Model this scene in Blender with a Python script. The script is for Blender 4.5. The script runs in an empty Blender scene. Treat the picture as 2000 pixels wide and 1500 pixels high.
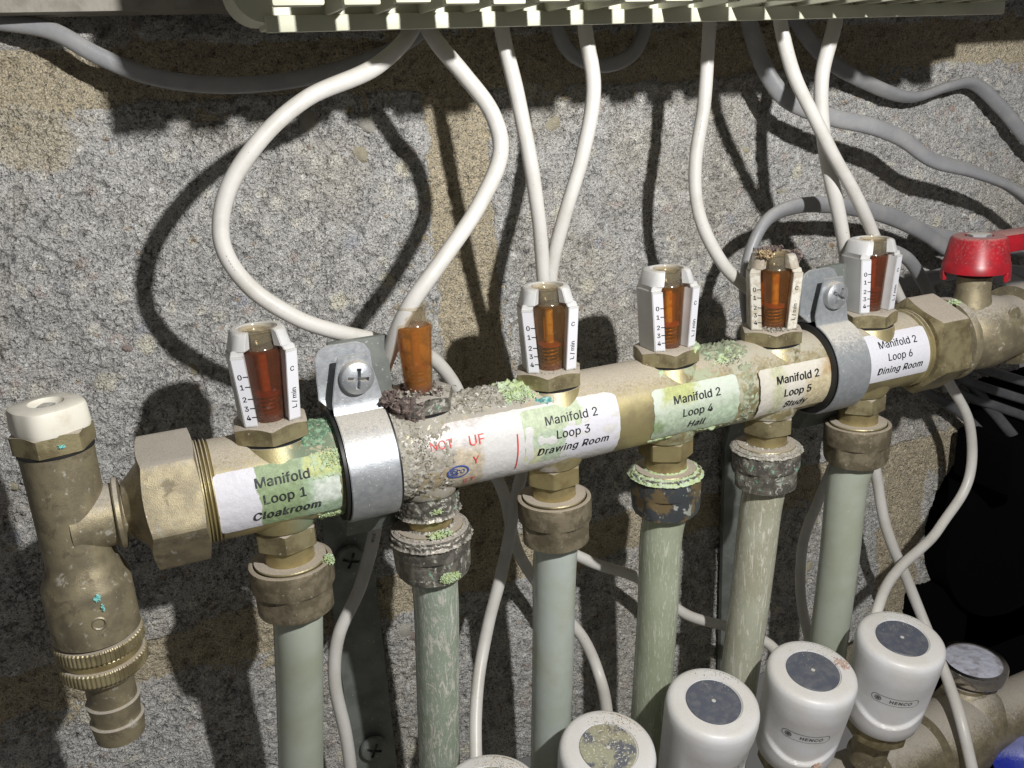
import bpy, bmesh, math, random
import numpy as np
from mathutils import Vector, Matrix, noise as mnoise
random.seed(7); S = 0.001; PI = math.pi
sc = bpy.context.scene
COL = sc.collection

# ------------------------------------------------------------------ camera
RX = np.array([0.91466961, -0.17074957, 0.36636607])
RY = np.array([-0.40071349, -0.2642225, 0.87727713])
RZ = np.array([-0.05299254, -0.94922656, -0.31009795])
CAM = np.array([-31.79, -280.10, 115.80]); FPX = 1737.96
cd = bpy.data.cameras.new('camera'); cam = bpy.data.objects.new('camera', cd); COL.objects.link(cam)
R = np.array([RX, RY, RZ])
m = Matrix(((R[0][0], -R[0][1], -R[0][2], CAM[0]*S), (R[1][0], -R[1][1], -R[1][2], CAM[1]*S),
            (R[2][0], -R[2][1], -R[2][2], CAM[2]*S), (0, 0, 0, 1)))
cam.matrix_world = m
cd.sensor_width = 36; cd.lens = 36*FPX/2000; cd.clip_start = 0.01; cd.clip_end = 20
sc.camera = cam
# ------------------------------------------------------------------ light: one torch beside the camera, faint room bounce
w = bpy.data.worlds.new('World'); sc.world = w; w.use_nodes = True
w.node_tree.nodes['Background'].inputs[0].default_value = (1.0, 0.97, 0.93, 1)
w.node_tree.nodes['Background'].inputs[1].default_value = 0.115
ld = bpy.data.lights.new('torch', 'POINT'); ld.energy = 8.4; ld.color = (1.0, 0.985, 0.96); ld.shadow_soft_size = 0.0055
lo = bpy.data.objects.new('torch', ld); COL.objects.link(lo); lo.location = (122*S, -313*S, 221*S)
sc.view_settings.view_transform = 'Standard'; sc.view_settings.look = 'None'
sc.view_settings.exposure = 0.0; sc.view_settings.gamma = 1

def at(px, py, Y):
    d = R @ np.array([px-1000, py-750, FPX]); t = (Y-CAM[1])/d[1]
    return CAM + d*t

# ------------------------------------------------------------------ materials
def sockidx(n, key): return n.inputs[key]
class NT:
    def __init__(s, mat):
        s.t = mat.node_tree; s.t.nodes.clear()
    def n(s, typ, props=None, **inp):
        nd = s.t.nodes.new('ShaderNode'+typ)
        for k, v in (props or {}).items(): setattr(nd, k, v)
        for k, v in inp.items():
            k2 = int(k[1:]) if k[0] == '_' else k.replace('__', ' ')
            if isinstance(v, bpy.types.NodeSocket): s.t.links.new(v, nd.inputs[k2])
            elif v is not None: nd.inputs[k2].default_value = v
        return nd
    def mix(s, f, a, b, mode='MIX'):
        nd = s.t.nodes.new('ShaderNodeMix'); nd.data_type = 'RGBA'; nd.blend_type = mode
        for i, v in ((0, f), (6, a), (7, b)):
            if isinstance(v, bpy.types.NodeSocket): s.t.links.new(v, nd.inputs[i])
            else: nd.inputs[i].default_value = (*v, 1) if isinstance(v, tuple) and len(v) == 3 else v
        return nd.outputs[2]
    def math(s, op, a, b=0.0, c=None, clamp=False):
        nd = s.t.nodes.new('ShaderNodeMath'); nd.operation = op; nd.use_clamp = clamp
        for i, v in ((0, a), (1, b), (2, c)):
            if v is None: continue
            if isinstance(v, bpy.types.NodeSocket): s.t.links.new(v, nd.inputs[i])
            else: nd.inputs[i].default_value = v
        return nd.outputs[0]
    def step(s, v, lo, hi):
        nd = s.n('MapRange', dict(interpolation_type='SMOOTHSTEP'), Value=v)
        nd.inputs[1].default_value = lo; nd.inputs[2].default_value = hi
        return nd.outputs[0]
    def coord(s, rnd=True, stretch=(1, 1, 1)):
        tc = s.n('TexCoord').outputs['Object']
        mp = s.n('Mapping', Vector=tc); mp.inputs['Scale'].default_value = tuple(1000*q for q in stretch)
        o = mp.outputs[0]
        if rnd:
            oi = s.n('ObjectInfo').outputs['Random']
            k = s.math('MULTIPLY', oi, 377.0)
            va = s.n('VectorMath', dict(operation='ADD'), _0=o, _1=k); o = va.outputs[0]
        return o
    def noise(s, v, scale, detail=3, rough=0.55, dist=0.0):
        nd = s.n('TexNoise', Vector=v, Scale=scale, Detail=detail, Roughness=rough, Distortion=dist); return nd.outputs[0]
    def vor(s, v, scale, feat='F1'):
        return s.n('TexVoronoi', dict(feature=feat), Vector=v, Scale=scale)

def M(name, base, rough=0.5, metal=0.0, col2=None, cscale=0.25, lo=0.42, hi=0.62, patches=(), dust=0.0, dustcol=(0.36, 0.33, 0.29),
      bump=(), spec=0.5, sss=0.0, stretch=(1, 1, 1), coat=0.0, speck=None, rvar=0.0, extra=None):
    """patches: (colour, scale, lo, hi, metal_factor, rough)   bump: (scale, height_mm, detail)"""
    mt = bpy.data.materials.new(name); mt.use_nodes = True; t = NT(mt)
    v = t.coord(stretch=stretch)
    c = (*base, 1)
    if col2: c = t.mix(t.step(t.noise(v, cscale, 4, .6), lo, hi), base, col2)
    met = metal; rg = rough
    if rvar: rg = t.math('ADD', t.math('MULTIPLY', t.noise(v, 0.5, 4, .7), rvar), rough-rvar*.5, clamp=True)
    for pc, ps, pl, ph, mf, pr in patches:
        f = t.step(t.noise(v, ps, 6, .68, .4), pl, ph)
        c = t.mix(f, c, pc)
        met = t.math('MULTIPLY', met, t.math('SUBTRACT', 1.0, t.math('MULTIPLY', f, 1-mf)))
        rg = t.math('ADD', t.math('MULTIPLY', rg, t.math('SUBTRACT', 1.0, f)), t.math('MULTIPLY', f, pr))
    if speck:                                   # (colour, scale, threshold)
        f = t.step(t.noise(v, speck[1], 2, .5), speck[2], speck[2]+.03)
        c = t.mix(f, c, speck[0])
    if dust:
        nz = t.n('SeparateXYZ', _0=t.n('NewGeometry').outputs['Normal']).outputs[2]
        a = t.math('ADD', nz, t.math('MULTIPLY', t.math('SUBTRACT', t.noise(v, .9, 5, .75), .5), 1.1))
        f = t.math('MULTIPLY', t.step(a, .38, .92), dust, clamp=True)
        dc = t.mix(t.step(t.noise(v, 3.2, 3, .7), .35, .7), dustcol, tuple(q*1.55 for q in dustcol))
        c = t.mix(f, c, dc)
        met = t.math('MULTIPLY', met, t.math('SUBTRACT', 1.0, f))
        rg = t.math('MAXIMUM', rg, t.math('MULTIPLY', f, .9))
    if extra: c, met, rg = extra(t, v, c, met, rg)
    p = t.n('BsdfPrincipled'); L = t.t.links
    for key, val in (('Base Color', c), ('Metallic', met), ('Roughness', rg)):
        if isinstance(val, bpy.types.NodeSocket): L.new(val, p.inputs[key])
        else: p.inputs[key].default_value = val
    p.inputs['Specular IOR Level'].default_value = spec
    p.inputs['Coat Weight'].default_value = coat; p.inputs['Coat Roughness'].default_value = .15
    if sss:
        p.inputs['Subsurface Weight'].default_value = sss; p.inputs['Subsurface Radius'].default_value = (1, .8, .5)
        p.inputs['Subsurface Scale'].default_value = .002
    nrm = None
    for bs, bh, bd in bump:
        b = t.n('Bump', Height=t.noise(v, bs, bd, .6), Distance=bh*S); b.inputs['Strength'].default_value = 1
        if nrm: L.new(nrm, b.inputs['Normal'])
        nrm = b.outputs[0]
    if nrm: L.new(nrm, p.inputs['Normal'])
    o = t.n('OutputMaterial'); L.new(p.outputs[0], o.inputs[0])
    return mt

VERD = (0.20, 0.42, 0.30)
brass_cast = M('cast_brass', (0.36, 0.31, 0.20), .50, .58, (0.25, 0.215, 0.145), .13, .38, .62, dust=.8, patches=(((.19, .16, .105), .16, .54, .66, .8, .6), ((.40, .385, .33), .28, .58, .70, .3, .85), ((.16, .15, .12), .6, .64, .70, .4, .8)), bump=((3.2, .09, 3), (.2, .12, 2)), speck=((.6, .58, .5), .55, .73), rvar=.2)
brass_bright = M('machined_brass', (0.50, 0.42, 0.21), .36, .72, (0.38, 0.30, 0.15), .16, .4, .7, dust=.5, bump=((3.0, .03, 2),), rvar=.25)
brass_nut = M('brass_nut', (0.38, 0.33, 0.19), .44, .6, (0.22, 0.18, 0.10), .14, .4, .65, dust=.95, dustcol=(.34, .30, .25), bump=((1.5, .10, 4),), speck=((.62, .6, .5), .8, .70), rvar=.25)
brass_collar = M('bronze_collar', (0.30, 0.255, 0.175), .46, .55, (0.19, 0.16, 0.105), .2, .4, .6, patches=(((.13, .115, .085), .3, .56, .68, .7, .6), ((.38, .36, .30), .5, .62, .70, .3, .85)), dust=.7, dustcol=(.36, .31, .25), bump=((2.2, .13, 4), (.35, .2, 2)), speck=((.55, .5, .42), .9, .72), rvar=.2)
collar_dark = M('blackened_collar', (0.16, 0.15, 0.13), .36, .6, (0.30, 0.28, 0.24), .22, .42, .58,
    patches=(((.42, .42, .37), .38, .56, .62, .1, .8), (VERD, .22, .60, .66, .1, .8)), dust=.8, bump=((.9, .35, 5), (.3, .4, 2)), rvar=.3)
collar_patina = M('multicolour_collar', (0.28, 0.21, 0.11), .4, .6, (0.10, 0.11, 0.12), .13, .42, .52,
    patches=(((.36, .38, .34), .16, .58, .62, .2, .6), ((.25, .38, .25), .3, .64, .7, .1, .8)), dust=.3, bump=((1.2, .15, 4),), rvar=.25)
zinc = M('zinc_plate', (0.50, 0.52, 0.54), .47, .72, (0.40, 0.42, 0.45), .35, .35, .7, dust=.85, dustcol=(.40, .37, .32), bump=((1.6, .05, 3),), speck=((.75, .78, .8), 1.1, .68), rvar=.35)
zinc_dull = M('dull_zinc', (0.42, 0.44, 0.46), .5, .55, (0.32, 0.34, 0.36), .5, .3, .7, dust=1.0, dustcol=(.42, .40, .36), bump=((2.0, .08, 4),), speck=((.62, .62, .6), 1.0, .69), rvar=.3)
bar_steel = M('bracket_steel', (0.25, 0.27, 0.25), .45, .4, (0.17, 0.185, 0.17), .08, .35, .65, bump=((1.0, .05, 3),), speck=((.5, .5, .48), .7, .70))
rubber = M('black_rubber', (0.012, 0.012, 0.013), .5, 0, dust=.0)
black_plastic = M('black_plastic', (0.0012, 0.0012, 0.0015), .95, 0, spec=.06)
white_pvc = M('white_cable_sheath', (0.62, 0.605, 0.575), .38, 0, (0.54, 0.52, 0.48), .07, .4, .7, dust=.35, dustcol=(.48, .44, .38),
    patches=(((.36, .31, .24), .45, .67, .74, 1, .7),), bump=((.8, .05, 3),), speck=((.25, .2, .15), 1.1, .74))
grey_pvc = M('grey_cable_sheath', (0.25, 0.255, 0.27), .45, 0, (0.31, 0.31, 0.31), .06, .4, .65, dust=.5, dustcol=(.34, .33, .31), bump=((.5, .1, 3),), speck=((.5, .5, .5), 1.0, .74))
dark_pvc = M('dark_cable_sheath', (0.07, 0.072, 0.08), .5, 0, (0.11, 0.11, 0.115), .06, .4, .65, dust=.3, dustcol=(.2, .2, .19), bump=((.5, .1, 3),))
cream = M('cream_plastic', (0.60, 0.60, 0.47), .45, 0, (0.54, 0.54, 0.42), .03, .4, .6, dust=.15)
trunk_mat = M('grey_board', (0.30, 0.28, 0.24), .8, 0, (0.22, 0.2, 0.17), .08, .4, .6, bump=((.6, .3, 4),))
sleeve_white = M('white_plastic_sleeve', (0.58, 0.58, 0.58), .35, 0, (0.53, 0.53, 0.52), .1, .4, .6, dust=.5, dustcol=(.5, .48, .44), speck=((.4, .37, .3), .9, .76))
sleeve_dirty = M('stained_plastic_sleeve', (0.52, 0.49, 0.42), .6, 0, (0.38, 0.33, 0.26), .22, .42, .6, dust=.8, patches=(((.28, .2, .14), .5, .6, .66, 1, .9),), bump=((.8, .3, 5),))
scale_white = M('scale_strip', (0.68, 0.68, 0.72), .35, 0)
scale_dirty = M('stained_scale_strip', (0.66, 0.63, 0.56), .6, 0, (0.5, .45, .36), .35, .45, .6, speck=((.2, .14, .1), 1.0, .68))
act_white = M('white_actuator_plastic', (0.71, 0.71, 0.725), .42, 0, (0.67, 0.66, 0.65), .07, .4, .6, dust=.4, dustcol=(.44, .41, .35), speck=((.5, .46, .4), .5, .80),
    patches=(((.52, .48, .40), .25, .66, .80, 1, .8),), bump=((.4, .05, 2),))
disc_slate = M('slate_disc', (0.085, 0.092, 0.12), .45, .0, (0.13, 0.135, 0.15), .3, .4, .7, speck=((.28, .28, .27), 1.8, .74), bump=((.9, .06, 3),))
disc_dusty = M('dusty_disc', (0.11, 0.115, 0.14), .7, 0, (0.32, 0.31, 0.22), .12, .40, .52, speck=((.55, .53, .42), 1.0, .60), bump=((1.2, .3, 4),))
chrome = M('chrome', (0.60, 0.57, 0.54), .2, 1.0, (0.35, .32, .3), .5, .58, .68, rvar=.15)
dial_white = M('clouded_dial', (0.52, 0.53, 0.62), .15, 0, (0.34, 0.33, 0.36), .12, .45, .62, coat=1, bump=((.15, 1.2, 2),))
red_plastic = M('red_handle_paint', (0.38, 0.010, 0.020), .36, 0, (0.28, .012, .02), .2, .4, .6, dust=.7, dustcol=(.36, .24, .22), speck=((.6, .5, .5), 1.2, .76))
blue_plastic = M('blue_handle_paint', (0.018, 0.035, 0.40), .4, 0, (0.03, .05, .36), .2, .4, .6, dust=.75, dustcol=(.22, .24, .42), bump=((1, .1, 3),))
cap_white = M('ivory_cap', (0.74, 0.71, 0.62), .45, 0, (0.62, .57, .46), .12, .5, .75, dust=.15)
text_black = M('printed_ink', (0.012, 0.012, 0.016), .5, 0)
text_grey = M('grey_print', (0.14, 0.14, 0.15), .5, 0)
text_worn = M('worn_ink', (0.03, 0.035, 0.035), .6, 0, (0.20, 0.23, 0.18), .25, .56, .72)
text_red = M('red_print', (0.62, 0.05, 0.05), .5, 0, (0.72, .45, .42), .3, .56, .68)
text_blue = M('blue_print', (0.05, 0.09, 0.33), .5, 0, (0.3, .3, .36), .5, .55, .7)
crust_green = M('green_crust', (0.44, 0.54, 0.27), .95, 0, (0.50, 0.60, 0.42), .3, .4, .6, patches=(((.10, .30, .24), .35, .62, .68, 1, .9), ((.55, .68, .22), .3, .6, .68, 1, .9)), bump=((1.6, .5, 5),))
crust_teal = M('teal_crust', (0.10, 0.34, 0.32), .9, 0, (0.38, 0.62, 0.58), .5, .4, .6, patches=(((.03, .08, .09), .6, .56, .6, 1, .9),), bump=((1.6, .5, 5),))
crust_grey = M('grey_crust', (0.42, 0.40, 0.35), .95, 0, (0.26, 0.24, 0.19), .35, .4, .6, patches=(((.66, .65, .60), .5, .58, .62, 1, .8), ((.12, .10, .08), .45, .62, .67, 1, .9)), bump=((1.3, .6, 5),))
crust_olive = M('olive_crust', (0.34, 0.36, 0.25), .95, 0, (0.20, 0.23, 0.15), .3, .4, .6, patches=(((.42, .55, .38), .4, .57, .63, 1, .9), ((.10, .11, .08), .5, .60, .65, 1, .9)), bump=((1.6, .4, 5),))
crust_dark = M('dark_green_crust', (0.10, 0.19, 0.12), .9, 0, (0.26, 0.40, 0.26), .4, .45, .6, patches=(((.03, .04, .03), .5, .58, .64, 1, .9), ((.48, .56, .24), .4, .64, .7, 1, .9)), bump=((1.6, .4, 5),))
crust_rust = M('purple_brown_crust', (0.10, 0.075, 0.068), .85, 0, (0.22, 0.165, 0.145), .4, .42, .6, patches=(((.55, .47, .42), .5, .60, .66, 1, .8), ((.04, .03, .035), .4, .60, .65, 1, .9)), bump=((1.4, .5, 5),))
crust_straw = M('straw_crust', (0.46, 0.36, 0.20), .9, 0, (0.30, 0.2, 0.12), .5, .4, .6, patches=(((.62, .56, .45), .6, .6, .66, 1, .8),), bump=((1.4, .5, 5),))

def body_extra(t, v, c, met, rg):
    # stains that sit at set places along the bar: green film round loop 1, grey-pink film round loop 2, greens round loop 4 to 5
    sx = t.n('SeparateXYZ', _0=t.n('Mapping', Vector=t.n('TexCoord').outputs['Object'], Scale=(1000, 1000, 1000)).outputs[0])
    X, Z = t.math('ADD', sx.outputs[0], 125.0), sx.outputs[2]
    def zone(x0, x1, soft=6.0):
        return t.math('MULTIPLY', t.step(X, x0-soft, x0+soft), t.math('SUBTRACT', 1.0, t.step(X, x1-soft, x1+soft)))
    n1 = t.noise(v, .22, 6, .7, .5); n2 = t.noise(v, .6, 5, .7, .3)
    for zz, col, lo, hi in ((zone(2, 20), (.15, .20, .13), .40, .5), (zone(34, 84, 4), (.33, .31, .26), .36, .48), (zone(60, 98, 5), (.36, .33, .29), .45, .6),
                            (zone(146, 178), (.34, .38, .26), .44, .60), (zone(172, 215), (.42, .40, .32), .42, .58)):
        f = t.math('MULTIPLY', zz, t.step(n1, lo, hi)); c = t.mix(f, c, col)
        met = t.math('MULTIPLY', met, t.math('SUBTRACT', 1.0, f)); rg = t.math('MAXIMUM', rg, t.math('MULTIPLY', f, .75))
    for zz, col, lo, hi in ((zone(156, 190), (.14, .30, .24), .66, .72), (zone(196, 214, 3), (.42, .16, .16), .62, .7), (zone(34, 62), (.62, .60, .56), .58, .64)):
        f = t.math('MULTIPLY', zz, t.step(n2, lo, hi)); c = t.mix(f, c, col); met = t.math('MULTIPLY', met, t.math('SUBTRACT', 1.0, f))
    return c, met, rg
brass_body = M('bar_brass', (0.46, 0.395, 0.20), .46, .66, (0.33, 0.28, 0.16), .08, .4, .65, dust=.95, dustcol=(.36, .32, .26), bump=((3.0, .05, 2),), stretch=(1, 1, 1), rvar=.2, extra=body_extra)

def paper(name, base, stains, rough=.55, bump=.12):
    """stains: (colour, u_from, u_to, v_from, v_to, softness, wobble) in mm on the sticker; shapes broken by noise"""
    mt = bpy.data.materials.new(name); mt.use_nodes = True; t = NT(mt)
    uv = t.n('TexCoord').outputs['UV']; sx = t.n('SeparateXYZ', _0=uv); U, V = sx.outputs[0], sx.outputs[1]
    c = t.mix(t.step(t.noise(uv, .9, 4, .7), .4, .7), base, tuple(q*.93 for q in base))
    w1 = t.math('SUBTRACT', t.noise(uv, .22, 5, .62), .5); w2 = t.math('SUBTRACT', t.noise(t.n('Mapping', Vector=uv, Location=(31, 17, 0)).outputs[0], .22, 5, .62), .5)
    for col, u0, u1, v0, v1, soft, wob in stains:
        uu = t.math('ADD', U, t.math('MULTIPLY', w1, wob)); vv = t.math('ADD', V, t.math('MULTIPLY', w2, wob))
        f = t.math('MULTIPLY', t.math('MULTIPLY', t.step(uu, u0-soft, u0+soft), t.math('SUBTRACT', 1.0, t.step(uu, u1-soft, u1+soft))),
                   t.math('MULTIPLY', t.step(vv, v0-soft, v0+soft), t.math('SUBTRACT', 1.0, t.step(vv, v1-soft, v1+soft))))
        cc = t.mix(t.step(t.noise(uv, .5, 5, .7), .35, .65), col, tuple(q*.72 for q in col))
        c = t.mix(f, c, cc)
    p = t.n('BsdfPrincipled', Roughness=rough); t.t.links.new(c, p.inputs['Base Color'])
    b = t.n('Bump', Height=t.noise(uv, .35, 5, .65), Distance=bump*S); t.t.links.new(b.outputs[0], p.inputs['Normal'])
    o = t.n('OutputMaterial'); t.t.links.new(p.outputs[0], o.inputs[0]); return mt

def pipe_mat(name, base, col2, streak, amount):
    def ex(t, v, c, met, rg):
        vs = t.n('Mapping', Vector=v, Scale=(1, 1, .10)).outputs[0]
        n = t.noise(vs, .55, 6, .75, 1.2); f = t.math('MULTIPLY', t.step(n, .55, .60), amount, clamp=True)
        g = t.math('MULTIPLY', t.step(t.noise(vs, 1.6, 4, .8, .8), .57, .63), amount*.7, clamp=True)
        c = t.mix(f, c, streak)
        if amount > .85: c = t.mix(t.math('MULTIPLY', t.step(t.noise(t.n('Mapping', Vector=v, Scale=(1, 1, .3)).outputs[0], .22, 6, .8, 1.5), .55, .585), .85), c, tuple(q*.95 for q in streak))
        c = t.mix(g, c, tuple(min(1, q*1.1) for q in streak))
        return c, met, t.math('MAXIMUM', rg, t.math('MULTIPLY', f, .6))
    return M(name, base, .26, 0, col2, .05, .35, .7, sss=.25, bump=((.7, .03, 3),), extra=ex if amount else None, speck=((.6, .62, .55), .7, .76))
pm_clean = pipe_mat('sage_pipe', (0.43, 0.47, 0.40), (0.38, 0.41, 0.32), (0, 0, 0), 0)
pm_grey = pipe_mat('blue_grey_pipe', (0.47, 0.52, 0.48), (0.41, 0.44, 0.36), (0, 0, 0), 0)
pm_scaled = pipe_mat('limescaled_pipe', (0.33, 0.39, 0.32), (0.28, 0.33, 0.25), (.64, .62, .56), .9)
pm_streak = pipe_mat('streaked_pipe', (0.39, 0.43, 0.32), (0.34, 0.38, 0.27), (.60, .62, .52), .65)
pm_tan = pipe_mat('tan_streaked_pipe', (0.46, 0.47, 0.37), (0.39, 0.38, 0.28), (.68, .67, .58), .8)

def clear_plastic(name, tint, gl=.12, k0=.02):
    mt = bpy.data.materials.new(name); mt.use_nodes = True; t = NT(mt)
    tr = t.n('BsdfTransparent', Color=(*tint, 1)); g = t.n('BsdfGlossy', Color=(.9, .88, .85, 1), Roughness=gl)
    fr = t.n('LayerWeight', Blend=.5); f = t.math('ADD', t.math('MULTIPLY', t.math('POWER', fr.outputs['Facing'], 3.0), .55), .04, clamp=True)
    mx = t.n('MixShader', _0=f, _1=tr.outputs[0], _2=g.outputs[0])
    df = t.n('BsdfPrincipled', Roughness=.3); df.inputs['Base Color'].default_value = (.52, .50, .43, 1)
    v = t.coord()
    k = t.math('ADD', t.math('MULTIPLY', t.step(t.noise(v, .45, 5, .7), .56, .75), .10), k0)
    m2 = t.n('MixShader', _0=k, _1=mx.outputs[0], _2=df.outputs[0])
    o = t.n('OutputMaterial'); t.t.links.new(m2.outputs[0], o.inputs[0]); return mt
clear_wall = clear_plastic('clear_tube_plastic', (.97, .93, .85))
clear_neck = clear_plastic('smoky_neck_plastic', (.86, .83, .76), k0=.16)

def amber(name, tint, mid, low, k0):
    # murky tinted water: mostly see-through, partly cloudy, thick rust at the bottom
    mt = bpy.data.materials.new(name); mt.use_nodes = True; t = NT(mt)
    tc = t.n('TexCoord').outputs['Object']; v = t.n('Mapping', Vector=tc, Scale=(1000, 1000, 1000)).outputs[0]
    z = t.n('SeparateXYZ', _0=v).outputs[2]
    zz = t.math('ADD', z, t.math('MULTIPLY', t.math('SUBTRACT', t.noise(v, .35, 4, .6), .5), 5.0))
    sed = t.math('SUBTRACT', 1.0, t.step(zz, 6.5, 10.5))
    c = t.mix(sed, mid, low); c = t.mix(t.math('MULTIPLY', t.step(t.noise(v, .2, 3, .6), .5, .7), .4), c, tuple(q*.45 for q in mid))
    p = t.n('BsdfPrincipled', Roughness=.2); t.t.links.new(c, p.inputs['Base Color'])
    tr = t.n('BsdfTransparent', Color=(*tint, 1))
    k = t.math('ADD', t.math('MULTIPLY', sed, .5), t.math('MULTIPLY', t.step(t.noise(v, .12, 3, .6), .45, .7), .08)); k = t.math('ADD', k, k0, clamp=True)
    mx = t.n('MixShader', _0=k, _1=tr.outputs[0], _2=p.outputs[0])
    o = t.n('OutputMaterial'); t.t.links.new(mx.outputs[0], o.inputs[0]); return mt
amber_red = amber('rust_red_water', (.64, .27, .10), (.26, .065, .015), (.11, .04, .03), .24)
amber_gold = amber('golden_brown_water', (.86, .64, .28), (.38, .21, .06), (.16, .06, .035), .14)
amber_orange = amber('orange_brown_water', (.90, .60, .18), (.46, .20, .03), (.14, .05, .03), .13)
amber_murky = amber('murky_orange_water', (.80, .48, .12), (.42, .17, .025), (.14, .055, .035), .42)
float_gold = M('float_stem', (.52, .38, .16), .4, 0, (.40, .2, .05), .5)
float_red = M('float_disc', (.26, .06, .025), .4, 0, (.3, .05, .02), .5)
spring_mat = M('rusty_spring', (.35, .20, .07), .4, .3, (.12, .06, .03), .6)

# ------------------------------------------------------------------ mesh helpers (all in millimetres, written in metres)
def link(o, parent=None):
    COL.objects.link(o)
    if parent: o.parent = parent
    return o
def mesh_obj(name, verts, faces, mat, parent=None, smooth=35, uvs=None, loc=None):
    me = bpy.data.meshes.new(name)
    vs = np.asarray(verts, float)*S
    me.from_pydata([tuple(v) for v in vs], [], [tuple(f) for f in faces])
    if uvs is not None:
        ul = me.uv_layers.new(name='uv'); idx = np.empty(len(me.loops), int); me.loops.foreach_get('vertex_index', idx)
        ul.data.foreach_set('uv', np.asarray(uvs, float)[idx].ravel())
    me.materials.append(mat)
    if smooth:
        me.polygons.foreach_set('use_smooth', [True]*len(me.polygons))
        me.set_sharp_from_angle(angle=math.radians(smooth))
    me.validate(); me.update()
    o = bpy.data.objects.new(name, me)
    if loc: o.location = tuple(q*S for q in loc)
    return link(o, parent)
class MB:
    def __init__(s): s.v = []; s.f = []
    def add(s, V, F, mat=None):
        b = len(s.v)
        for q in V:
            q = Vector(q)
            if mat: q = mat @ q
            s.v.append(tuple(q))
        s.f += [tuple(i+b for i in f) for f in F]; return s
    def box(s, x0, x1, y0, y1, z0, z1, mat=None, bev=0.0):
        bm = bmesh.new(); bmesh.ops.create_cube(bm, size=1)
        for v in bm.verts: v.co = Vector(((x0+x1)/2+v.co.x*(x1-x0), (y0+y1)/2+v.co.y*(y1-y0), (z0+z1)/2+v.co.z*(z1-z0)))
        if bev: bmesh.ops.bevel(bm, geom=bm.edges[:], offset=bev, segments=2, affect='EDGES', profile=.5)
        bm.verts.index_update(); s.add([v.co.copy() for v in bm.verts], [[v.index for v in f.verts] for f in bm.faces], mat); bm.free(); return s
    def lathe(s, prof, n=64, mat=None, rf=None, capb=True, capt=True):
        """prof (r, z) bottom to top; rf(theta, r, z) -> r"""
        V = []; F = []
        for r, z in prof:
            for k in range(n):
                th = 2*PI*k/n; rr = rf(th, r, z) if rf else r
                V.append((rr*math.cos(th), rr*math.sin(th), z))
        for i in range(len(prof)-1):
            for k in range(n):
                a = i*n+k; b = i*n+(k+1) % n; F.append((a, b, b+n, a+n))
        if capb: F.append(tuple(range(n-1, -1, -1)))
        if capt: F.append(tuple((len(prof)-1)*n+k for k in range(n)))
        return s.add(V, F, mat)
    def nut(s, Rc, z0, z1, sides=6, rot=0, ch=.5, rin=0, n=96, mat=None, chb=None, hole=None):
        """hex nut, chamfered by a cone: Rc across-corner radius"""
        a = Rc*math.cos(PI/sides); V = []; F = []
        def rr(th):
            q = (th-rot) % (2*PI/sides)-PI/sides
            return min(a/math.cos(q), Rc*.985)
        rows = 4 if hole is None else 6
        for k in range(n):
            th = 2*PI*k/n; r = rr(th); d = (r-a*.96)
            zt = z1-d*ch; zb = z0+d*(ch if chb is None else chb); r0 = a*.95
            pts = [(r0, z0), (r, zb), (r, zt), (r0, z1)]
            if hole: pts += [(hole, z1), (hole, z0)]
            for (q, z) in pts: V.append((q*math.cos(th), q*math.sin(th), z))
        for k in range(n):
            b = ((k+1) % n)*rows; a_ = k*rows
            for i in range(rows-1): F.append((a_+i, b+i, b+i+1, a_+i+1))
            if hole: F.append((a_+rows-1, b+rows-1, b, a_))
        if not hole:
            F.append(tuple(k*rows for k in range(n-1, -1, -1))); F.append(tuple(k*rows+rows-1 for k in range(n)))
        return s.add(V, F, mat)
    def build(s, name, mat, parent=None, smooth=35, loc=None): return mesh_obj(name, s.v, s.f, mat, parent, smooth, loc=loc)
AX = Matrix(((0, 0, 1, 0), (1, 0, 0, 0), (0, 1, 0, 0), (0, 0, 0, 1)))       # lathe z axis -> world x
AY = Matrix(((1, 0, 0, 0), (0, 0, -1, 0), (0, 1, 0, 0), (0, 0, 0, 1)))      # lathe z axis -> world -y
def T(x, y, z): return Matrix.Translation((x, y, z))

def thing(name, label, cat, loc=(0, 0, 0), group=None, rot=None):
    o = bpy.data.objects.new(name, None); COL.objects.link(o); o.location = tuple(q*S for q in loc); o.empty_display_size = .01
    if rot: o.rotation_euler = rot
    o['label'] = label; o['category'] = cat
    if group: o['group'] = group
    return o
def tag(o, label, cat, group=None):
    o['label'] = label; o['category'] = cat
    if group: o['group'] = group
    return o

def spline(P, step=2.0):
    P = [np.array(p, float) for p in P]; P = [2*P[0]-P[1]]+P+[2*P[-1]-P[-2]]; out = []
    for i in range(1, len(P)-2):
        a, b, c, d = P[i-1:i+3]; L = np.linalg.norm(c-b); n = max(2, int(L/step))
        # centripetal Catmull-Rom
        t0 = 0; t1 = t0+max(np.linalg.norm(b-a), 1e-3)**.5; t2 = t1+max(L, 1e-3)**.5; t3 = t2+max(np.linalg.norm(d-c), 1e-3)**.5
        for k in range(n):
            t = t1+(t2-t1)*k/n
            A1 = (t1-t)/(t1-t0)*a+(t-t0)/(t1-t0)*b; A2 = (t2-t)/(t2-t1)*b+(t-t1)/(t2-t1)*c; A3 = (t3-t)/(t3-t2)*c+(t-t2)/(t3-t2)*d
            B1 = (t2-t)/(t2-t0)*A1+(t-t0)/(t2-t0)*A2; B2 = (t3-t)/(t3-t1)*A2+(t-t1)/(t3-t1)*A3
            out.append((t2-t)/(t2-t1)*B1+(t-t1)/(t2-t1)*B2)
    out.append(P[-2]); return np.array(out)
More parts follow.
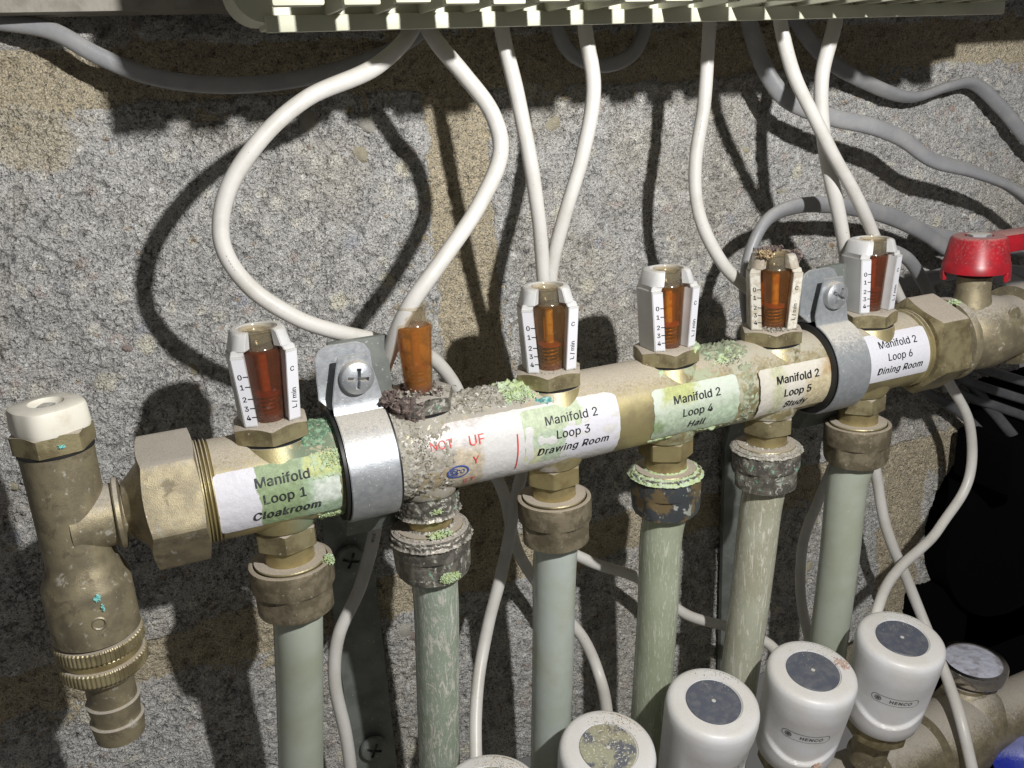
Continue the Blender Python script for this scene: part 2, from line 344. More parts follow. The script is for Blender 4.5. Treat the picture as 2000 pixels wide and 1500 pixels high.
def tube(name, pts, r, mat, parent=None, n=20, flat=1.0, twist=None, step=2.0, wob=0.0):
    """round (flat=1) or flat two-core cable; twist: list of angles at the control points"""
    C = spline(pts, step); N = len(C)
    if wob: C = C+np.array([np.array(mnoise.noise_vector(Vector(q*.035)+Vector((r*9, 0, 0)))) for q in C])*.9
    Tn = np.gradient(C, axis=0); Tn /= np.linalg.norm(Tn, axis=1)[:, None]
    tw = np.interp(np.linspace(0, 1, N), np.linspace(0, 1, len(twist)), twist) if twist else np.zeros(N)
    up = np.array([0, 1, 0.]) if abs(Tn[0][1]) < .9 else np.array([1, 0, 0.]); V = []; F = []
    u = np.cross(Tn[0], up); u /= np.linalg.norm(u)
    for i in range(N):
        u = u-Tn[i]*(u @ Tn[i]); u /= np.linalg.norm(u); v = np.cross(Tn[i], u)
        rr = r*(1+wob*mnoise.noise(Vector(C[i]*.05)))
        a = tw[i]; U = u*math.cos(a)+v*math.sin(a); W = -u*math.sin(a)+v*math.cos(a)
        for k in range(n):
            th = 2*PI*k/n; cx, sx = math.cos(th), math.sin(th)
            if flat != 1:
                cx = math.copysign(abs(cx)**.8, cx)
            V.append(C[i]+U*cx*rr*flat+W*sx*rr)
    for i in range(N-1):
        for k in range(n): F.append((i*n+k, i*n+(k+1) % n, (i+1)*n+(k+1) % n, (i+1)*n+k))
    F.append(tuple(range(n-1, -1, -1))); F.append(tuple((N-1)*n+k for k in range(n)))
    return mesh_obj(name, V, F, mat, parent, 60)

import os
FONT = None
try: FONT = bpy.data.fonts.load(os.path.join(bpy.utils.system_resource('DATAFILES', path='fonts'), 'Inter.woff2'))
except Exception: pass
# text -> flat mesh in mm (x right, y up), centred
def text_mesh(s, size, bold=0.0, shear=0.0, spacing=1.0, align='CENTER'):
    cu = bpy.data.curves.new('t', 'FONT'); cu.body = s; cu.size = size
    if FONT: cu.font = FONT
    cu.shear = shear
    cu.space_character = spacing; cu.align_x = align; cu.align_y = 'CENTER'; cu.resolution_u = 4
    ob = bpy.data.objects.new('t', cu); COL.objects.link(ob); dg = bpy.context.evaluated_depsgraph_get()
    me = bpy.data.meshes.new_from_object(ob.evaluated_get(dg)); bpy.data.objects.remove(ob)
    bm = bmesh.new(); bm.from_mesh(me); bpy.data.meshes.remove(me)
    bmesh.ops.triangulate(bm, faces=bm.faces[:])
    for _ in range(3):
        lg = [e for e in bm.edges if e.calc_length() > 1.3]
        if not lg: break
        bmesh.ops.subdivide_edges(bm, edges=lg, cuts=1); bmesh.ops.triangulate(bm, faces=bm.faces[:])
    bm.verts.index_update(); V = [tuple(v.co) for v in bm.verts]; F = [[v.index for v in f.verts] for f in bm.faces]; bm.free()
    if bold > 0:                                # heavier strokes: the glyphs once more, a hair to each side
        b = bold*.014*size; n = len(V); V0, F0 = V, F; V, F = [], []
        for k, (dx, dy) in enumerate(((-b, 0), (b, 0), (0, b*.6), (0, -b*.6))):
            V += [(x+dx, y+dy, z) for x, y, z in V0]; F += [[i+k*n for i in f] for f in F0]
    return V, F
def text_on(name, lines, mapf, mat, parent, **kw):
    """lines: (string, size, u, v, kwargs); mapf(u, v) -> 3-D point"""
    mb = MB()
    for s, size, u0, v0, k in lines:
        V, F = text_mesh(s, size, **k); rot = k.get('rot', 0)
        mb.add([mapf(u0+x, v0+y) for x, y, z in V], F)
    return mb.build(name, mat, parent, 0)
def text_rot(name, s, size, mapf, u0, v0, ang, mat, parent, **k):
    V, F = text_mesh(s, size, **k); ca, sa = math.cos(ang), math.sin(ang); mb = MB()
    mb.add([mapf(u0+x*ca-y*sa, v0+x*sa+y*ca) for x, y, z in V], F); return mb.build(name, mat, parent, 0)

def fbm(p, sc_, o=3):
    return mnoise.fractal(Vector(p)*sc_, 1.0, 2.0, o, noise_basis='PERLIN_ORIGINAL')
def patch_x(name, x0, x1, a0, a1, r0, amp, bias, seed, mat, parent, step=.55, fade=4.0, sc_=.28):
    """crust lying on a cylinder round the x axis: sinks below the surface where the noise is low"""
    nx = max(4, int((x1-x0)/step)); na = max(4, int(math.radians(abs(a1-a0))*r0/step)); V = []; F = []
    for i in range(nx+1):
        x = x0+(x1-x0)*i/nx
        for j in range(na+1):
            a = math.radians(a0+(a1-a0)*j/na); e = min(x-x0, x1-x, math.radians(a1-a0)*r0*j/na, math.radians(a1-a0)*r0*(1-j/na))
            p = (x+seed*13, r0*math.cos(a)*1.0, r0*math.sin(a)+seed*7)
            h = bias+amp*(fbm(p, sc_, 4)+.25*fbm(p, sc_*4, 2)); h -= max(0, 1-e/fade)*amp*1.6
            r = r0+max(h, -1.6); V.append((x, -r*math.cos(a), r*math.sin(a)))
    for i in range(nx):
        for j in range(na):
            k = i*(na+1)+j; F.append((k, k+na+1, k+na+2, k+1))
    o = mesh_obj(name, V, F, mat, parent, 80); o['kind'] = 'stuff'; return o
def patch_z(name, prof, a0, a1, amp, bias, seed, mat, parent, step=.5, fade=3.0, sc_=.3, loc=(0, 0, 0)):
    """crust following a lathe profile round the z axis"""
    pr = []
    for (r, z), (r2, z2) in zip(prof, prof[1:]):
        n = max(1, int(math.hypot(r2-r, z2-z)/step)); pr += [(r+(r2-r)*k/n, z+(z2-z)*k/n, (z2-z), (r2-r)) for k in range(n)]
    pr.append((*prof[-1], prof[-1][1]-prof[-2][1], prof[-1][0]-prof[-2][0]))
    rm = max(p[0] for p in prof); na = max(8, int(math.radians(abs(a1-a0))*rm/step)); V = []; F = []; full = abs(a1-a0) >= 359
    for i, (r, z, dz, dr) in enumerate(pr):
        l = math.hypot(dz, dr); nr, nzz = dz/l, -dr/l
        for j in range(na+1):
            a = math.radians(a0+(a1-a0)*j/na); e = min(i*step, (len(pr)-1-i)*step, 99 if full else min(j, na-j)*step)
            p = (r*math.cos(a)+seed*11, r*math.sin(a), z+seed*5)
            h = bias+amp*(fbm(p, sc_, 4)+.25*fbm(p, sc_*4, 2)); h -= max(0, 1-e/fade)*amp*1.6; h = max(h, -2.6)
            rr = r+nr*h; V.append((loc[0]+rr*math.cos(a), loc[1]+rr*math.sin(a), loc[2]+z+nzz*h))
    for i in range(len(pr)-1):
        for j in range(na):
            k = i*(na+1)+j; F.append((k, k+1, k+na+2, k+na+1))
    o = mesh_obj(name, V, F, mat, parent, 80); o['kind'] = 'stuff'; return o
ICO = bmesh.new(); bmesh.ops.create_icosphere(ICO, subdivisions=1, radius=1); ICO.verts.index_update()
ICV = [v.co.copy() for v in ICO.verts]; ICF = [[v.index for v in f.verts] for f in ICO.faces]; ICO.free()
def flakes(name, cen, rad, n, size, mat, parent, flat=.35, seed=0, shell=None):
    rn = random.Random(seed+99); mb = MB()
    for _ in range(n):
        d = Vector((rn.gauss(0, .5), rn.gauss(0, .5), rn.gauss(0, .5)))
        if d.length > .95: d = d*(.95/d.length)*rn.uniform(.3, 1)
        p = Vector((cen[0]+d.x*rad[0], cen[1]+d.y*rad[1], cen[2]+d.z*rad[2]))
        if shell: p = shell(p)
        s_ = size*rn.uniform(.4, 1.3)
        mt = Matrix.Translation(p) @ Matrix.Rotation(rn.uniform(0, 6), 4, Vector((rn.gauss(0, 1), rn.gauss(0, 1), rn.gauss(0, 1)+.01)).normalized()) @ Matrix.Diagonal((s_, s_*rn.uniform(.5, 1), s_*flat, 1))
        mb.add([v*rn.uniform(.75, 1.2) for v in ICV], ICF, mt)
    o = mb.build(name, mat, parent, 0); o['kind'] = 'stuff'; return o

# ------------------------------------------------------------------ the wall: concrete blocks and tan mortar
YW = 70.0
def lattice(seed, n=512): return np.random.RandomState(seed).rand(n, n)
def vnoise(x, z, sc_, seed):
    g = lattice(seed); X = x*sc_+1000; Z = z*sc_+1000; i = np.floor(X).astype(int); j = np.floor(Z).astype(int); fx = X-i; fz = Z-j
    fx = fx*fx*(3-2*fx); fz = fz*fz*(3-2*fz); n = 512
    return (g[i % n, j % n]*(1-fx)+g[(i+1) % n, j % n]*fx)*(1-fz)+(g[i % n, (j+1) % n]*(1-fx)+g[(i+1) % n, (j+1) % n]*fx)*fz
def nfbm(x, z, sc_, seed, o=4, r=.5):
    s_ = 0; a = 1; tot = 0
    for k in range(o): s_ = s_+a*vnoise(x, z, sc_*2**k, seed+k); tot += a; a *= r
    return s_/tot
def worley(x, z, cell, seed):
    X = x/cell+500; Z = z/cell+500; i = np.floor(X).astype(int); j = np.floor(Z).astype(int)
    gx, gz, gid = lattice(seed), lattice(seed+1), lattice(seed+2); n = 512
    f1 = np.full(x.shape, 9.); f2 = np.full(x.shape, 9.); idd = np.zeros(x.shape)
    for a in (-1, 0, 1):
        for b in (-1, 0, 1):
            ii, jj = i+a, j+b; dx = ii+gx[ii % n, jj % n]-X; dz = jj+gz[ii % n, jj % n]-Z; d = np.hypot(dx, dz)
            m_ = d < f1; f2 = np.where(m_, f1, np.minimum(f2, d)); idd = np.where(m_, gid[ii % n, jj % n], idd); f1 = np.where(m_, d, f1)
    return f1, f2, idd
wall_mat = bpy.data.materials.new('concrete_block_aggregate'); wall_mat.use_nodes = True
t = NT(wall_mat); v = t.coord(False); at_ = t.n('Attribute', dict(attribute_name='albedo')).outputs['Color']
g1 = t.noise(v, 1.7, 4, .8); vv = t.vor(v, 1.15); g2 = t.step(t.noise(v, .9, 5, .75), .38, .62)
c = t.mix(1.0, at_, t.mix(t.step(g1, .3, .7), (.58, .58, .59), (1.38, 1.38, 1.37)), 'MULTIPLY'); c = t.mix(t.step(t.noise(v, 2.3, 3, .6), .60, .66), c, (.80, .79, .75))
c = t.mix(t.math('MULTIPLY', t.step(t.noise(v, .95, 5, .72), .55, .605), .9), c, (.16, .155, .145))  # dark flecks stand in for shade in the fine crevices
p = t.n('BsdfPrincipled', Roughness=.92); t.t.links.new(c, p.inputs['Base Color']); p.inputs['Specular IOR Level'].default_value = .25
b0 = t.n('Bump', Height=t.noise(v, 2.0, 3, .6), Distance=.55*S)
b1 = t.n('Bump', Height=t.noise(v, 1.05, 5, .72), Distance=1.5*S, Normal=b0.outputs[0])
b2 = t.n('Bump', Height=vv.outputs[0], Distance=.7*S, Normal=b1.outputs[0])
t.t.links.new(b2.outputs[0], p.inputs['Normal']); o = t.n('OutputMaterial'); t.t.links.new(p.outputs[0], o.inputs[0])

wall = bpy.data.objects.new('wall', None); COL.objects.link(wall); wall.location = (170*S, YW*S, 0)
tag(wall, 'grey rough concrete block wall with tan mortar joints behind the pipework', 'wall')
def rough_sheet(name, x0, x1, z0, z1, kind, parent, step=.85, seed=5, sides=True):
    nx = int((x1-x0)/step); nz = int((z1-z0)/step)
    gx, gz = np.meshgrid(np.linspace(x0, x1, nx+1), np.linspace(z0, z1, nz+1), indexing='ij')
    wx = gx+3*(nfbm(gx, gz, .25, seed+50)-.5)+1.2*(nfbm(gx, gz, .9, seed+55)-.5); wz = gz+3*(nfbm(gx, gz, .25, seed+60)-.5)+1.2*(nfbm(gx, gz, .9, seed+65)-.5)
    if kind == 'block':
        f1, f2, i1 = worley(wx, wz, 5.2, 11); h1, h2, i2 = worley(wx, wz*1.25, 2.0, 21); q1, q2, i3 = worley(wx, wz, 12.0, 31)
        l1, l2, i4 = worley(wx*1.3+40, wz, 3.4, 51)
        peb = np.clip(1-(f1/.62)**2, 0, 1)*(i1 > .35); pb2 = np.clip(1-(h1/.7)**2, 0, 1); big = np.clip(1-(q1/.42)**2, 0, 1)**.5*(i3 > .78)
        crev = np.clip(1-(l2-l1)/.22, 0, 1)*np.clip((nfbm(gx, gz, .16, 95, 3)-.42)*5, 0, 1)
        hole = np.clip((nfbm(gx, gz, .30, 91, 3)-.585)*8, 0, 1)
        h = .7*(nfbm(gx, gz, .05, 70, 2)-.5)*2+.22*peb+.42*pb2*(.3+i2)+.45*big+.75*(nfbm(gx, gz, 1.0, 80, 3)-.5)-1.2*hole-1.2*crev*(1-big)
        e = np.minimum(np.minimum(gx-x0, x1-gx), np.minimum(gz-z0, z1-gz))+5*(nfbm(gx, gz, .07, 33, 4)-.5)
        h = h-5.0*np.clip(1-e/4.0, 0, 1)**1.5
        warm = np.clip((nfbm(gx, gz, .022, 160, 5, .6)-.47)*5, 0, 1)[..., None]; tone = .67+.18*(nfbm(gx, gz, .03, 12)-.5)+.10*(i2-.5)+.10*(nfbm(gx, gz, .4, 14)-.5)+.06*(i4-.5)-.12*crev-.10*hole; col = np.stack([tone, tone*.985, tone*.955], -1)*(1-warm*np.array([.03, .06, .12]))  # crev and hole darken the colour too, painting shade into the recesses
        def tint(mask, colr, k):
            m_ = (mask*k)[..., None]; return col*(1-m_)+np.array(colr)*m_
        def soft(f, r): return np.clip((r-f)/.12, 0, 1)
        tint_ = tint
        col = tint((i1 > .93)*soft(f1, .52), (.86, .83, .74), .8); col = tint((i1 > .89)*(i1 <= .93)*soft(f1, .48), (.66, .55, .50), .6)
        col = tint((i2 > .965)*soft(h1, .55), (.95, .94, .90), .9); col = tint((i2 < .035)*soft(h1, .5), (.22, .22, .23), .7)
        col = tint((i3 > .95)*soft(q1, .34), (.88, .84, .68), .8); col = tint((i3 > .87)*(i3 < .895)*soft(q1, .3), (.48, .50, .58), .6); col = tint((i3 > .80)*(i3 < .86)*soft(q1, .40), (.80, .78, .75), .7)
        col = tint((i2 > .905)*(i2 < .912)*soft(h1, .6), (.50, .36, .22), .7)
        smear = np.clip((nfbm(gx, gz, .035, 140, 4)-.70)*14, 0, 1)
        near = np.clip((2.5-e+7*(nfbm(gx, gz, .08, 150, 4)-.5))/5, 0, 1)
        tl = np.clip((1-np.hypot((gx+58)/24, (gz-114)/13)+1.1*(nfbm(gx, gz, .07, 145, 4)-.5))*4, 0, 1)*.85
        col = tint(np.maximum(np.maximum(smear*0, near*.45), tl), (.66, .58, .42), .9)
    else:
        h1, h2, i2 = worley(wx, wz, 1.9, 41); h = -1.1+1.8*(nfbm(gx, gz, .05, 170, 4)-.5)*2+.45*np.clip(1-(h1/.7)**2, 0, 1)*(.3+i2)+.9*(nfbm(gx, gz, .5, 180, 3)-.5)
        pit = np.clip((nfbm(gx, gz, .3, 191, 2)-.68)*8, 0, 1); h -= 1.5*pit
        tone = 1+.25*(nfbm(gx, gz, .06, 15)-.5)+.25*(i2-.5); col = np.stack([.62*tone, .535*tone, .38*tone], -1)
    V = np.stack([gx, YW-h, gz], -1).reshape(-1, 3)
    idx = np.arange((nx+1)*(nz+1)).reshape(nx+1, nz+1)
    q = np.stack([idx[:-1, :-1], idx[1:, :-1], idx[1:, 1:], idx[:-1, 1:]], -1).reshape(-1, 4)
    V = list(V)
    me = bpy.data.meshes.new(name); nv = len(V)
    ring = list(idx[:, 0])+list(idx[-1, 1:])+list(idx[-2::-1, -1])+list(idx[0, -2:0:-1])
    Va = np.concatenate([np.array(V), np.array([[V[k][0], YW+(60 if sides else 8), V[k][2]] for k in ring])])*S
    Va -= np.array([170, YW, 0])*S
    nr = len(ring); rr = np.arange(nv, nv+nr); a = np.array(ring)
    side = np.stack([a, rr, np.roll(rr, -1), np.roll(a, -1)], -1)
    Fa = np.concatenate([q, side])
    me.vertices.add(len(Va)); me.vertices.foreach_set('co', Va.ravel()); me.loops.add(Fa.size); me.loops.foreach_set('vertex_index', Fa.ravel().astype(np.int32))
    me.polygons.add(len(Fa)); me.polygons.foreach_set('loop_start', (np.arange(len(Fa))*4).astype(np.int32)); me.polygons.foreach_set('loop_total', np.full(len(Fa), 4, np.int32)) if False else None
    me.update(calc_edges=True); me.validate()
    me.polygons.foreach_set('use_smooth', [True]*len(me.polygons))
    ca = me.color_attributes.new('albedo', 'FLOAT_COLOR', 'POINT'); cc = np.ones((len(Va), 4)); cc[:nv, :3] = np.clip(col.reshape(-1, 3), .02, .9); cc[nv:, :3] = .2
    ca.data.foreach_set('color', cc.ravel()); me.materials.append(wall_mat)
    ob = bpy.data.objects.new(name, me); return link(ob, parent)
BT, BB = 127.0, -98.5          # bed joints
rough_sheet('mortar_joint', -118, 450, 112, 145, 'mortar', wall, .9)
rough_sheet('mortar_joint', -118, 450, -116, -84, 'mortar', wall, .75)
rough_sheet('mortar_joint', 78, 116, -84, 112, 'mortar', wall, .7)
rough_sheet('mortar_joint', 340, 382, -240, -116, 'mortar', wall, .9)
rough_sheet('concrete_block', -118, 86, BB+8.5, BT-5, 'block', wall, .58)
rough_sheet('concrete_block', 108, 450, BB+8.5, BT-6, 'block', wall, .66)
rough_sheet('concrete_block', -118, 347, -215, BB-7, 'block', wall, .66)
rough_sheet('concrete_block', 375, 460, -250, BB-7, 'block', wall, 1.0)
rough_sheet('concrete_block', -118, 240, BT+9, 190, 'block', wall, 1.2)
rough_sheet('concrete_block', 252, 450, BT+9, 190, 'block', wall, 1.2)

# aggregate stones standing in the block faces
def stone_mat(name, c1, c2): return M(name, c1, .8, 0, c2, .35, .4, .6, bump=((1.2, .35, 5), (.4, .4, 3)), speck=((.25, .24, .22), .9, .68), spec=.3)
smats = [stone_mat('pale_stone', (.70, .67, .60), (.56, .53, .46)), stone_mat('cream_stone', (.66, .60, .42), (.54, .49, .38)), stone_mat('grey_stone', (.46, .47, .49), (.34, .35, .38)),
         stone_mat('pink_stone', (.56, .46, .42), (.42, .33, .30)), stone_mat('white_stone', (.82, .81, .77), (.66, .64, .6)), stone_mat('orange_stone', (.50, .34, .17), (.40, .30, .2))]
smesh = []
rs = random.Random(5)
for k in range(8):
    bm = bmesh.new(); bmesh.ops.create_icosphere(bm, subdivisions=2, radius=1)
    for v_ in bm.verts:
        q = v_.co; d = 1+.42*mnoise.noise(q*1.1+Vector((k*7, 0, 0)))+.2*mnoise.noise(q*2.7+Vector((0, k*5, 0))); v_.co = Vector((q.x*d, q.y*d*.5, q.z*d*.8))
    me = bpy.data.meshes.new('stone'); bm.to_mesh(me); bm.free(); me.materials.append(None); me.polygons.foreach_set('use_smooth', [True]*len(me.polygons)); me.set_sharp_from_angle(angle=math.radians(50)); smesh.append(me)
n_st = 0
while n_st < 150:
    x = rs.uniform(-95, 420); z = rs.uniform(-175, 128)
    if 80 < x < 114 and z > BB or abs(z-BB) < 15 or z > 112 or (340 < x < 384 and z < BB): continue
    r_ = min(5.2, 1.3+rs.expovariate(1/1.1)); mi = rs.choices(range(6), (38, 20, 12, 12, 16, 2))[0]
    if mi in (4, 5): r_ = min(r_, 2.0)
    ob = bpy.data.objects.new('stone', rs.choice(smesh)); link(ob, wall); ob.material_slots[0].link = 'OBJECT'; ob.material_slots[0].material = smats[mi]
    ob.location = ((x-170)*S, (.28+.16*r_)*S, z*S); ob.scale = (r_*S,)*3; ob.rotation_euler = (rs.uniform(-.25, .25), rs.uniform(0, 6.3), rs.uniform(-.25, .25)); n_st += 1

# board fixed above, behind the wiring box; deep right end added to cast shadow
pl = [(-118, 62), (-118, 46), (318, 46), (318, -10), (450, -10), (450, 62)]
mb = MB().add([(x, y, z) for z in (147, 190) for x, y in pl], [(0, 1, 2, 3, 4, 5)[::-1], (6, 7, 8, 9, 10, 11)]+[(k, (k+1) % 6, 6+(k+1) % 6, 6+k) for k in range(6)])
o = mb.build('backing_board', trunk_mat); tag(o, 'grey dusty backing board behind the cream wiring box, unseen right end added for shadow', 'board')

# ------------------------------------------------------------------ manifold bar
RB = 16.4
man = thing('heating_manifold', 'tarnished brass manifold bar carrying six paper loop stickers and two steel clamps', 'manifold', (125, 0, 0))
MO = (125, 0, 0)
def mx(p): return (p[0]-125, p[1], p[2])
prof = [(15.2, -25), (16.9, -24.6), (16.9, -24)]
for k in range(3):
    x = -24.0+k*1.15; prof += [(15.6, x+.1), (16.9, x+.45), (16.9, x+.7), (15.6, x+1.05)]
prof += [(15.9, -20.4), (RB, -20.1), (RB, 270.2)]
for k in range(2):
    x = 270.6+k*2.2; prof += [(15.7, x+.1), (17.0, x+.8), (17.0, x+1.2), (15.7, x+1.9)]
prof += [(15.7, 276), (13, 276)]
mb = MB().lathe([(r, x-125) for r, x in prof], 96, AX)
for u in range(6):
    x = 50*u-125
    mb.lathe([(16.2, 3), (14.6, 7), (12.8, 11.5), (11.6, 14.2), (10.5, 14.6)], 64, T(x, 0, 0), capb=False)
    mb.lathe([(8.8, -17.2), (10.6, -16.4), (11.8, -14), (13.0, -8)], 64, T(x, 0, 0), capt=False)
mb.build('body', brass_body, man)

def cable_print(ob_name, pts, r, s0, txt, size, mat, parent):
    C = spline(P3(pts), .5); C = C+np.array([np.array(mnoise.noise_vector(Vector(q*.035)+Vector((r*9, 0, 0)))) for q in C])*.9
    L = np.concatenate([[0], np.cumsum(np.linalg.norm(np.diff(C, axis=0), axis=1))]); V, F = text_mesh(txt, size, bold=.8, spacing=1.15); out = []
    k0 = int(np.argmin(np.linalg.norm(C-np.array(s0), axis=1))); base = L[k0]
    for x, y, z in V:
        k = min(len(C)-2, max(1, int(np.searchsorted(L, base-x)))); T_ = C[k+1]-C[k-1]; T_ /= np.linalg.norm(T_); n_ = CAM-C[k]; n_ -= T_*(n_ @ T_); n_ /= np.linalg.norm(n_); b_ = np.cross(T_, n_)
        out.append(C[k]+(r*1.045)*(n_*math.cos(y/r)-b_*math.sin(y/r)))
    o_ = mesh_obj(ob_name, out, F, mat, parent, 0); return o_
def cylmap(xc, ac, r):
    a0 = math.radians(ac)
    def f(u, v):
        a = a0+v/RB; return (xc+u-125, -r*math.cos(a), r*math.sin(a))
    return f
def sticker(xc, ac, W, H, mat, name='sticker', r=RB+.14, rag=0.0, seed=0, rc=1.6, lift=0.0, parent=None):
    nu, nv = 46, 30; V = []; F = []; UV = []
    for j in range(nv+1):
        vq = -H/2+H*j/nv; e = H/2-abs(vq); ins = rc-math.sqrt(max(0, rc*rc-(rc-e)**2)) if e < rc else 0
        rl = rag*mnoise.noise(Vector((seed, vq*.5, 0))) + rag*.5*mnoise.noise(Vector((seed, vq*1.7, 3))); rr_ = rag*mnoise.noise(Vector((seed+9, vq*.5, 0)))
        for i in range(nu+1):
            uq = (-W/2+ins+rl)+(W-2*ins-rl+rr_)*i/nu
            vv_ = vq*(1+rag*.05*mnoise.noise(Vector((uq*.4, seed, 5))))
            f = cylmap(xc, ac, r+(.22*rag+.03)*abs(mnoise.noise(Vector((uq*.22+seed, vq*.22, 1))))*1.6+lift*max(0, 1-(uq+W/2)/7)**2)
            V.append(f(uq, vv_)); UV.append((uq, vq))
    for j in range(nv):
        for i in range(nu): k = j*(nu+1)+i; F.append((k, k+1, k+nu+2, k+nu+1))
    return mesh_obj(name, V, F, mat, parent or man, 60, UV)
GR1, GR2, YG, MINT = (.28, .37, .20), (.38, .50, .35), (.49, .53, .22), (.46, .55, .41)
stk = [
 (-2.0, 1.0, 'Manifold', 'Loop 1', 'Cloakroom', paper('stained_paper_one', (.64, .63, .68), ((GR1, -6.5, 60, -30, 30, .25, 5), (GR2, 8, 60, -30, 30, 3, 6), (YG, 8.5, 60, 3.5, 30, .8, 6), ((.68, .74, .66), 10, 60, -6, 2.5, 1.5, 6)), bump=.3), .35, text_worn),
 (100.9, 3.5, 'Manifold 2', 'Loop 3', 'Drawing Room', paper('stained_paper_three', (.64, .63, .69), ((MINT, -60, -3, -30, 30, .3, 9), ((.50, .58, .40), -60, 4, 2, 30, .3, 8), ((.62, .64, .42), -60, -12, -30, -4, 1, 7))), .1, text_black),
 (153.5, -3.5, 'Manifold 2', 'Loop 4', 'Hall', paper('mint_stained_paper', (.56, .61, .53), ((MINT, -60, 60, -60, 2, 4, 16), (YG, -14, 0, 4, 30, 2.5, 16), ((.50, .62, .46), 6, 60, -60, -1, .4, 9), (GR1, -60, -14, -7, -2, 1.5, 8)), bump=.25), .45, text_worn),
 (200.8, -6.0, 'Manifold 2', 'Loop 5', 'Study', paper('brown_stained_paper', (.62, .59, .52), (((.50, .36, .18), 12, 16, -8, 9, 2.2, 7), ((.60, .52, .34), 4, 18, -30, 4, 3, 9), ((.55, .55, .38), -12, -6, -30, 30, 2.5, 10), ((.42, .28, .14), 15.5, 60, 4, 30, 2, 6)), bump=.4), .55, text_black),
 (254.6, 13.0, 'Manifold 2', 'Loop 6', 'Dining Room', paper('clean_paper', (.66, .66, .71), ()), .0, text_black),
]
for n_, (xc, ac, a, b, c_, pm, rag, tm) in enumerate(stk):
    W_ = 38 if n_ < 4 else 34
    s_ = sticker(xc, ac, W_, 21.2, pm, rag=rag, seed=n_*3+1, lift=1.1 if n_ == 3 else 0)
    s_['label'] = ['green-stained sticker reading Manifold Loop 1 Cloakroom', 'mint-stained sticker reading Manifold 2 Loop 3 Drawing Room', 'mottled pale green sticker reading Manifold 2 Loop 4 Hall',
                   'brown-stained crinkled sticker reading Manifold 2 Loop 5 Study', 'clean white sticker reading Manifold 2 Loop 6 Dining Room'][n_]
    f = cylmap(xc+(1.4 if n_ == 0 else 0), ac, RB+.14+(.34 if rag > .3 else .12)+(.12 if rag > .5 else 0))
    uo = 0
    text_on('printed_text', [(a, 5.9, uo, 5.4, dict(bold=.8, spacing=1.02)), (b, 5.9, uo, -.1, dict(bold=.8, spacing=1.02)), (c_, 5.5, uo, -5.5, dict(bold=1.7, shear=.22, spacing=1.08))], f, tm, s_)
# the older transparent-white sticker round loops 2 to 3, torn and crusted at its left end
s_ = sticker(81.5, -10, 77, 31, paper('old_aluminium_label', (.62, .61, .60), (((.42, .34, .22), -60, -17, -60, 0, 1.0, 7), ((.36, .33, .27), -60, -20, 0, 60, 2, 12), ((.58, .50, .38), -26, -15, -60, 60, 1, 7), ((.66, .62, .60), -34, -14, 6, 30, 2, 12)), rough=.38, bump=.35), 'sticker', r=RB+.07, rag=.5, seed=21, rc=4)
s_['label'] = 'torn shiny old sticker with red and blue print between the first clamp and loop 3'
f = cylmap(81.5, -10, RB+.45)
text_on('printed_text', [('UF', 6.6, -17.0, 8.0, dict(bold=-.3)), ('NOT', 5.6, -29.5, 8.6, dict(bold=-.3)), ('Y', 5.4, -18.0, 1.2, dict(bold=-.3)), ('ET', 5.0, -20.0, -7.4, dict(bold=-.3))], f, text_red, s_)
mb = MB()
def ringmesh(mb, f, u, v, a, b, w_, n=40):
    V = []
    for k in range(n):
        th = 2*PI*k/n
        for q in (0, w_): V.append(f(u+(a-q)*math.cos(th), v+(b-q)*math.sin(th)))
    mb.add(V, [(2*k, 2*((k+1) % n), 2*((k+1) % n)+1, 2*k+1) for k in range(n)])
ringmesh(mb, f, -24.5, -2.2, 4.0, 2.6, .55)
for q in range(9): mb.add([f(-27.4+q*.33, -4.0), f(-27.25+q*.33, -4.0), f(-27.25+q*.33, -.4-abs(q-4)*.1), f(-27.4+q*.33, -.4-abs(q-4)*.1)], [(0, 1, 2, 3)])
mb.build('blue_emblem', text_blue, s_, 0)
text_on('printed_text', [('ICO', 3.1, -24.3, -2.2, dict(bold=1, shear=.2))], f, text_blue, s_)
mb = MB()
for v0 in np.arange(-7, 7, .5): mb.add([f(-2.6+.04*v0, v0), f(-2.2+.04*v0, v0), f(-2.2+.04*(v0+.5), v0+.5), f(-2.6+.04*(v0+.5), v0+.5)], [(0, 1, 2, 3)])
mb.build('red_line', text_red, s_, 0)

# crusts on the bar
def xsh(lst): return lst
def px_(name, x0, x1, *a, **k): return patch_x(name, x0-125, x1-125, *a, **k)
px_('green_crust', 7, 20, 4, 46, RB, .8, .15, 1, crust_green, man, sc_=.7, step=.4, fade=2)
px_('green_crust', 8, 20, -66, -36, RB, .9, .12, 2, crust_green, man, sc_=.7, step=.4, fade=2)
px_('dark_green_crust', 6, 21, 44, 110, RB, .7, .1, 3, crust_dark, man, sc_=.7, step=.4, fade=2)
px_('grey_crust', 36, 58, -88, 120, RB, .8, .10, 4, crust_grey, man, sc_=.7, step=.42, fade=2)
px_('grey_crust', 54, 92, 40, 150, RB, 1.4, .25, 5, crust_grey, man, sc_=.45, step=.45)
px_('green_crust', 76, 93, 46, 112, RB+.3, 1.8, .5, 6, crust_green, man, sc_=.5, step=.4)
px_('teal_crust', 86, 99, 36, 64, RB+.2, 1.6, .5, 7, crust_teal, man, sc_=.5, step=.4)
px_('olive_crust', 160, 186, 50, 130, RB, 1.6, .45, 8, crust_olive, man, sc_=.45, step=.45)
px_('green_crust', 162, 183, 40, 90, RB, 1.8, -.1, 9, crust_green, man)
px_('green_crust', 133, 174, -54, -40, RB+.1, .9, .12, 10, crust_green, man, fade=1.5, sc_=.5)
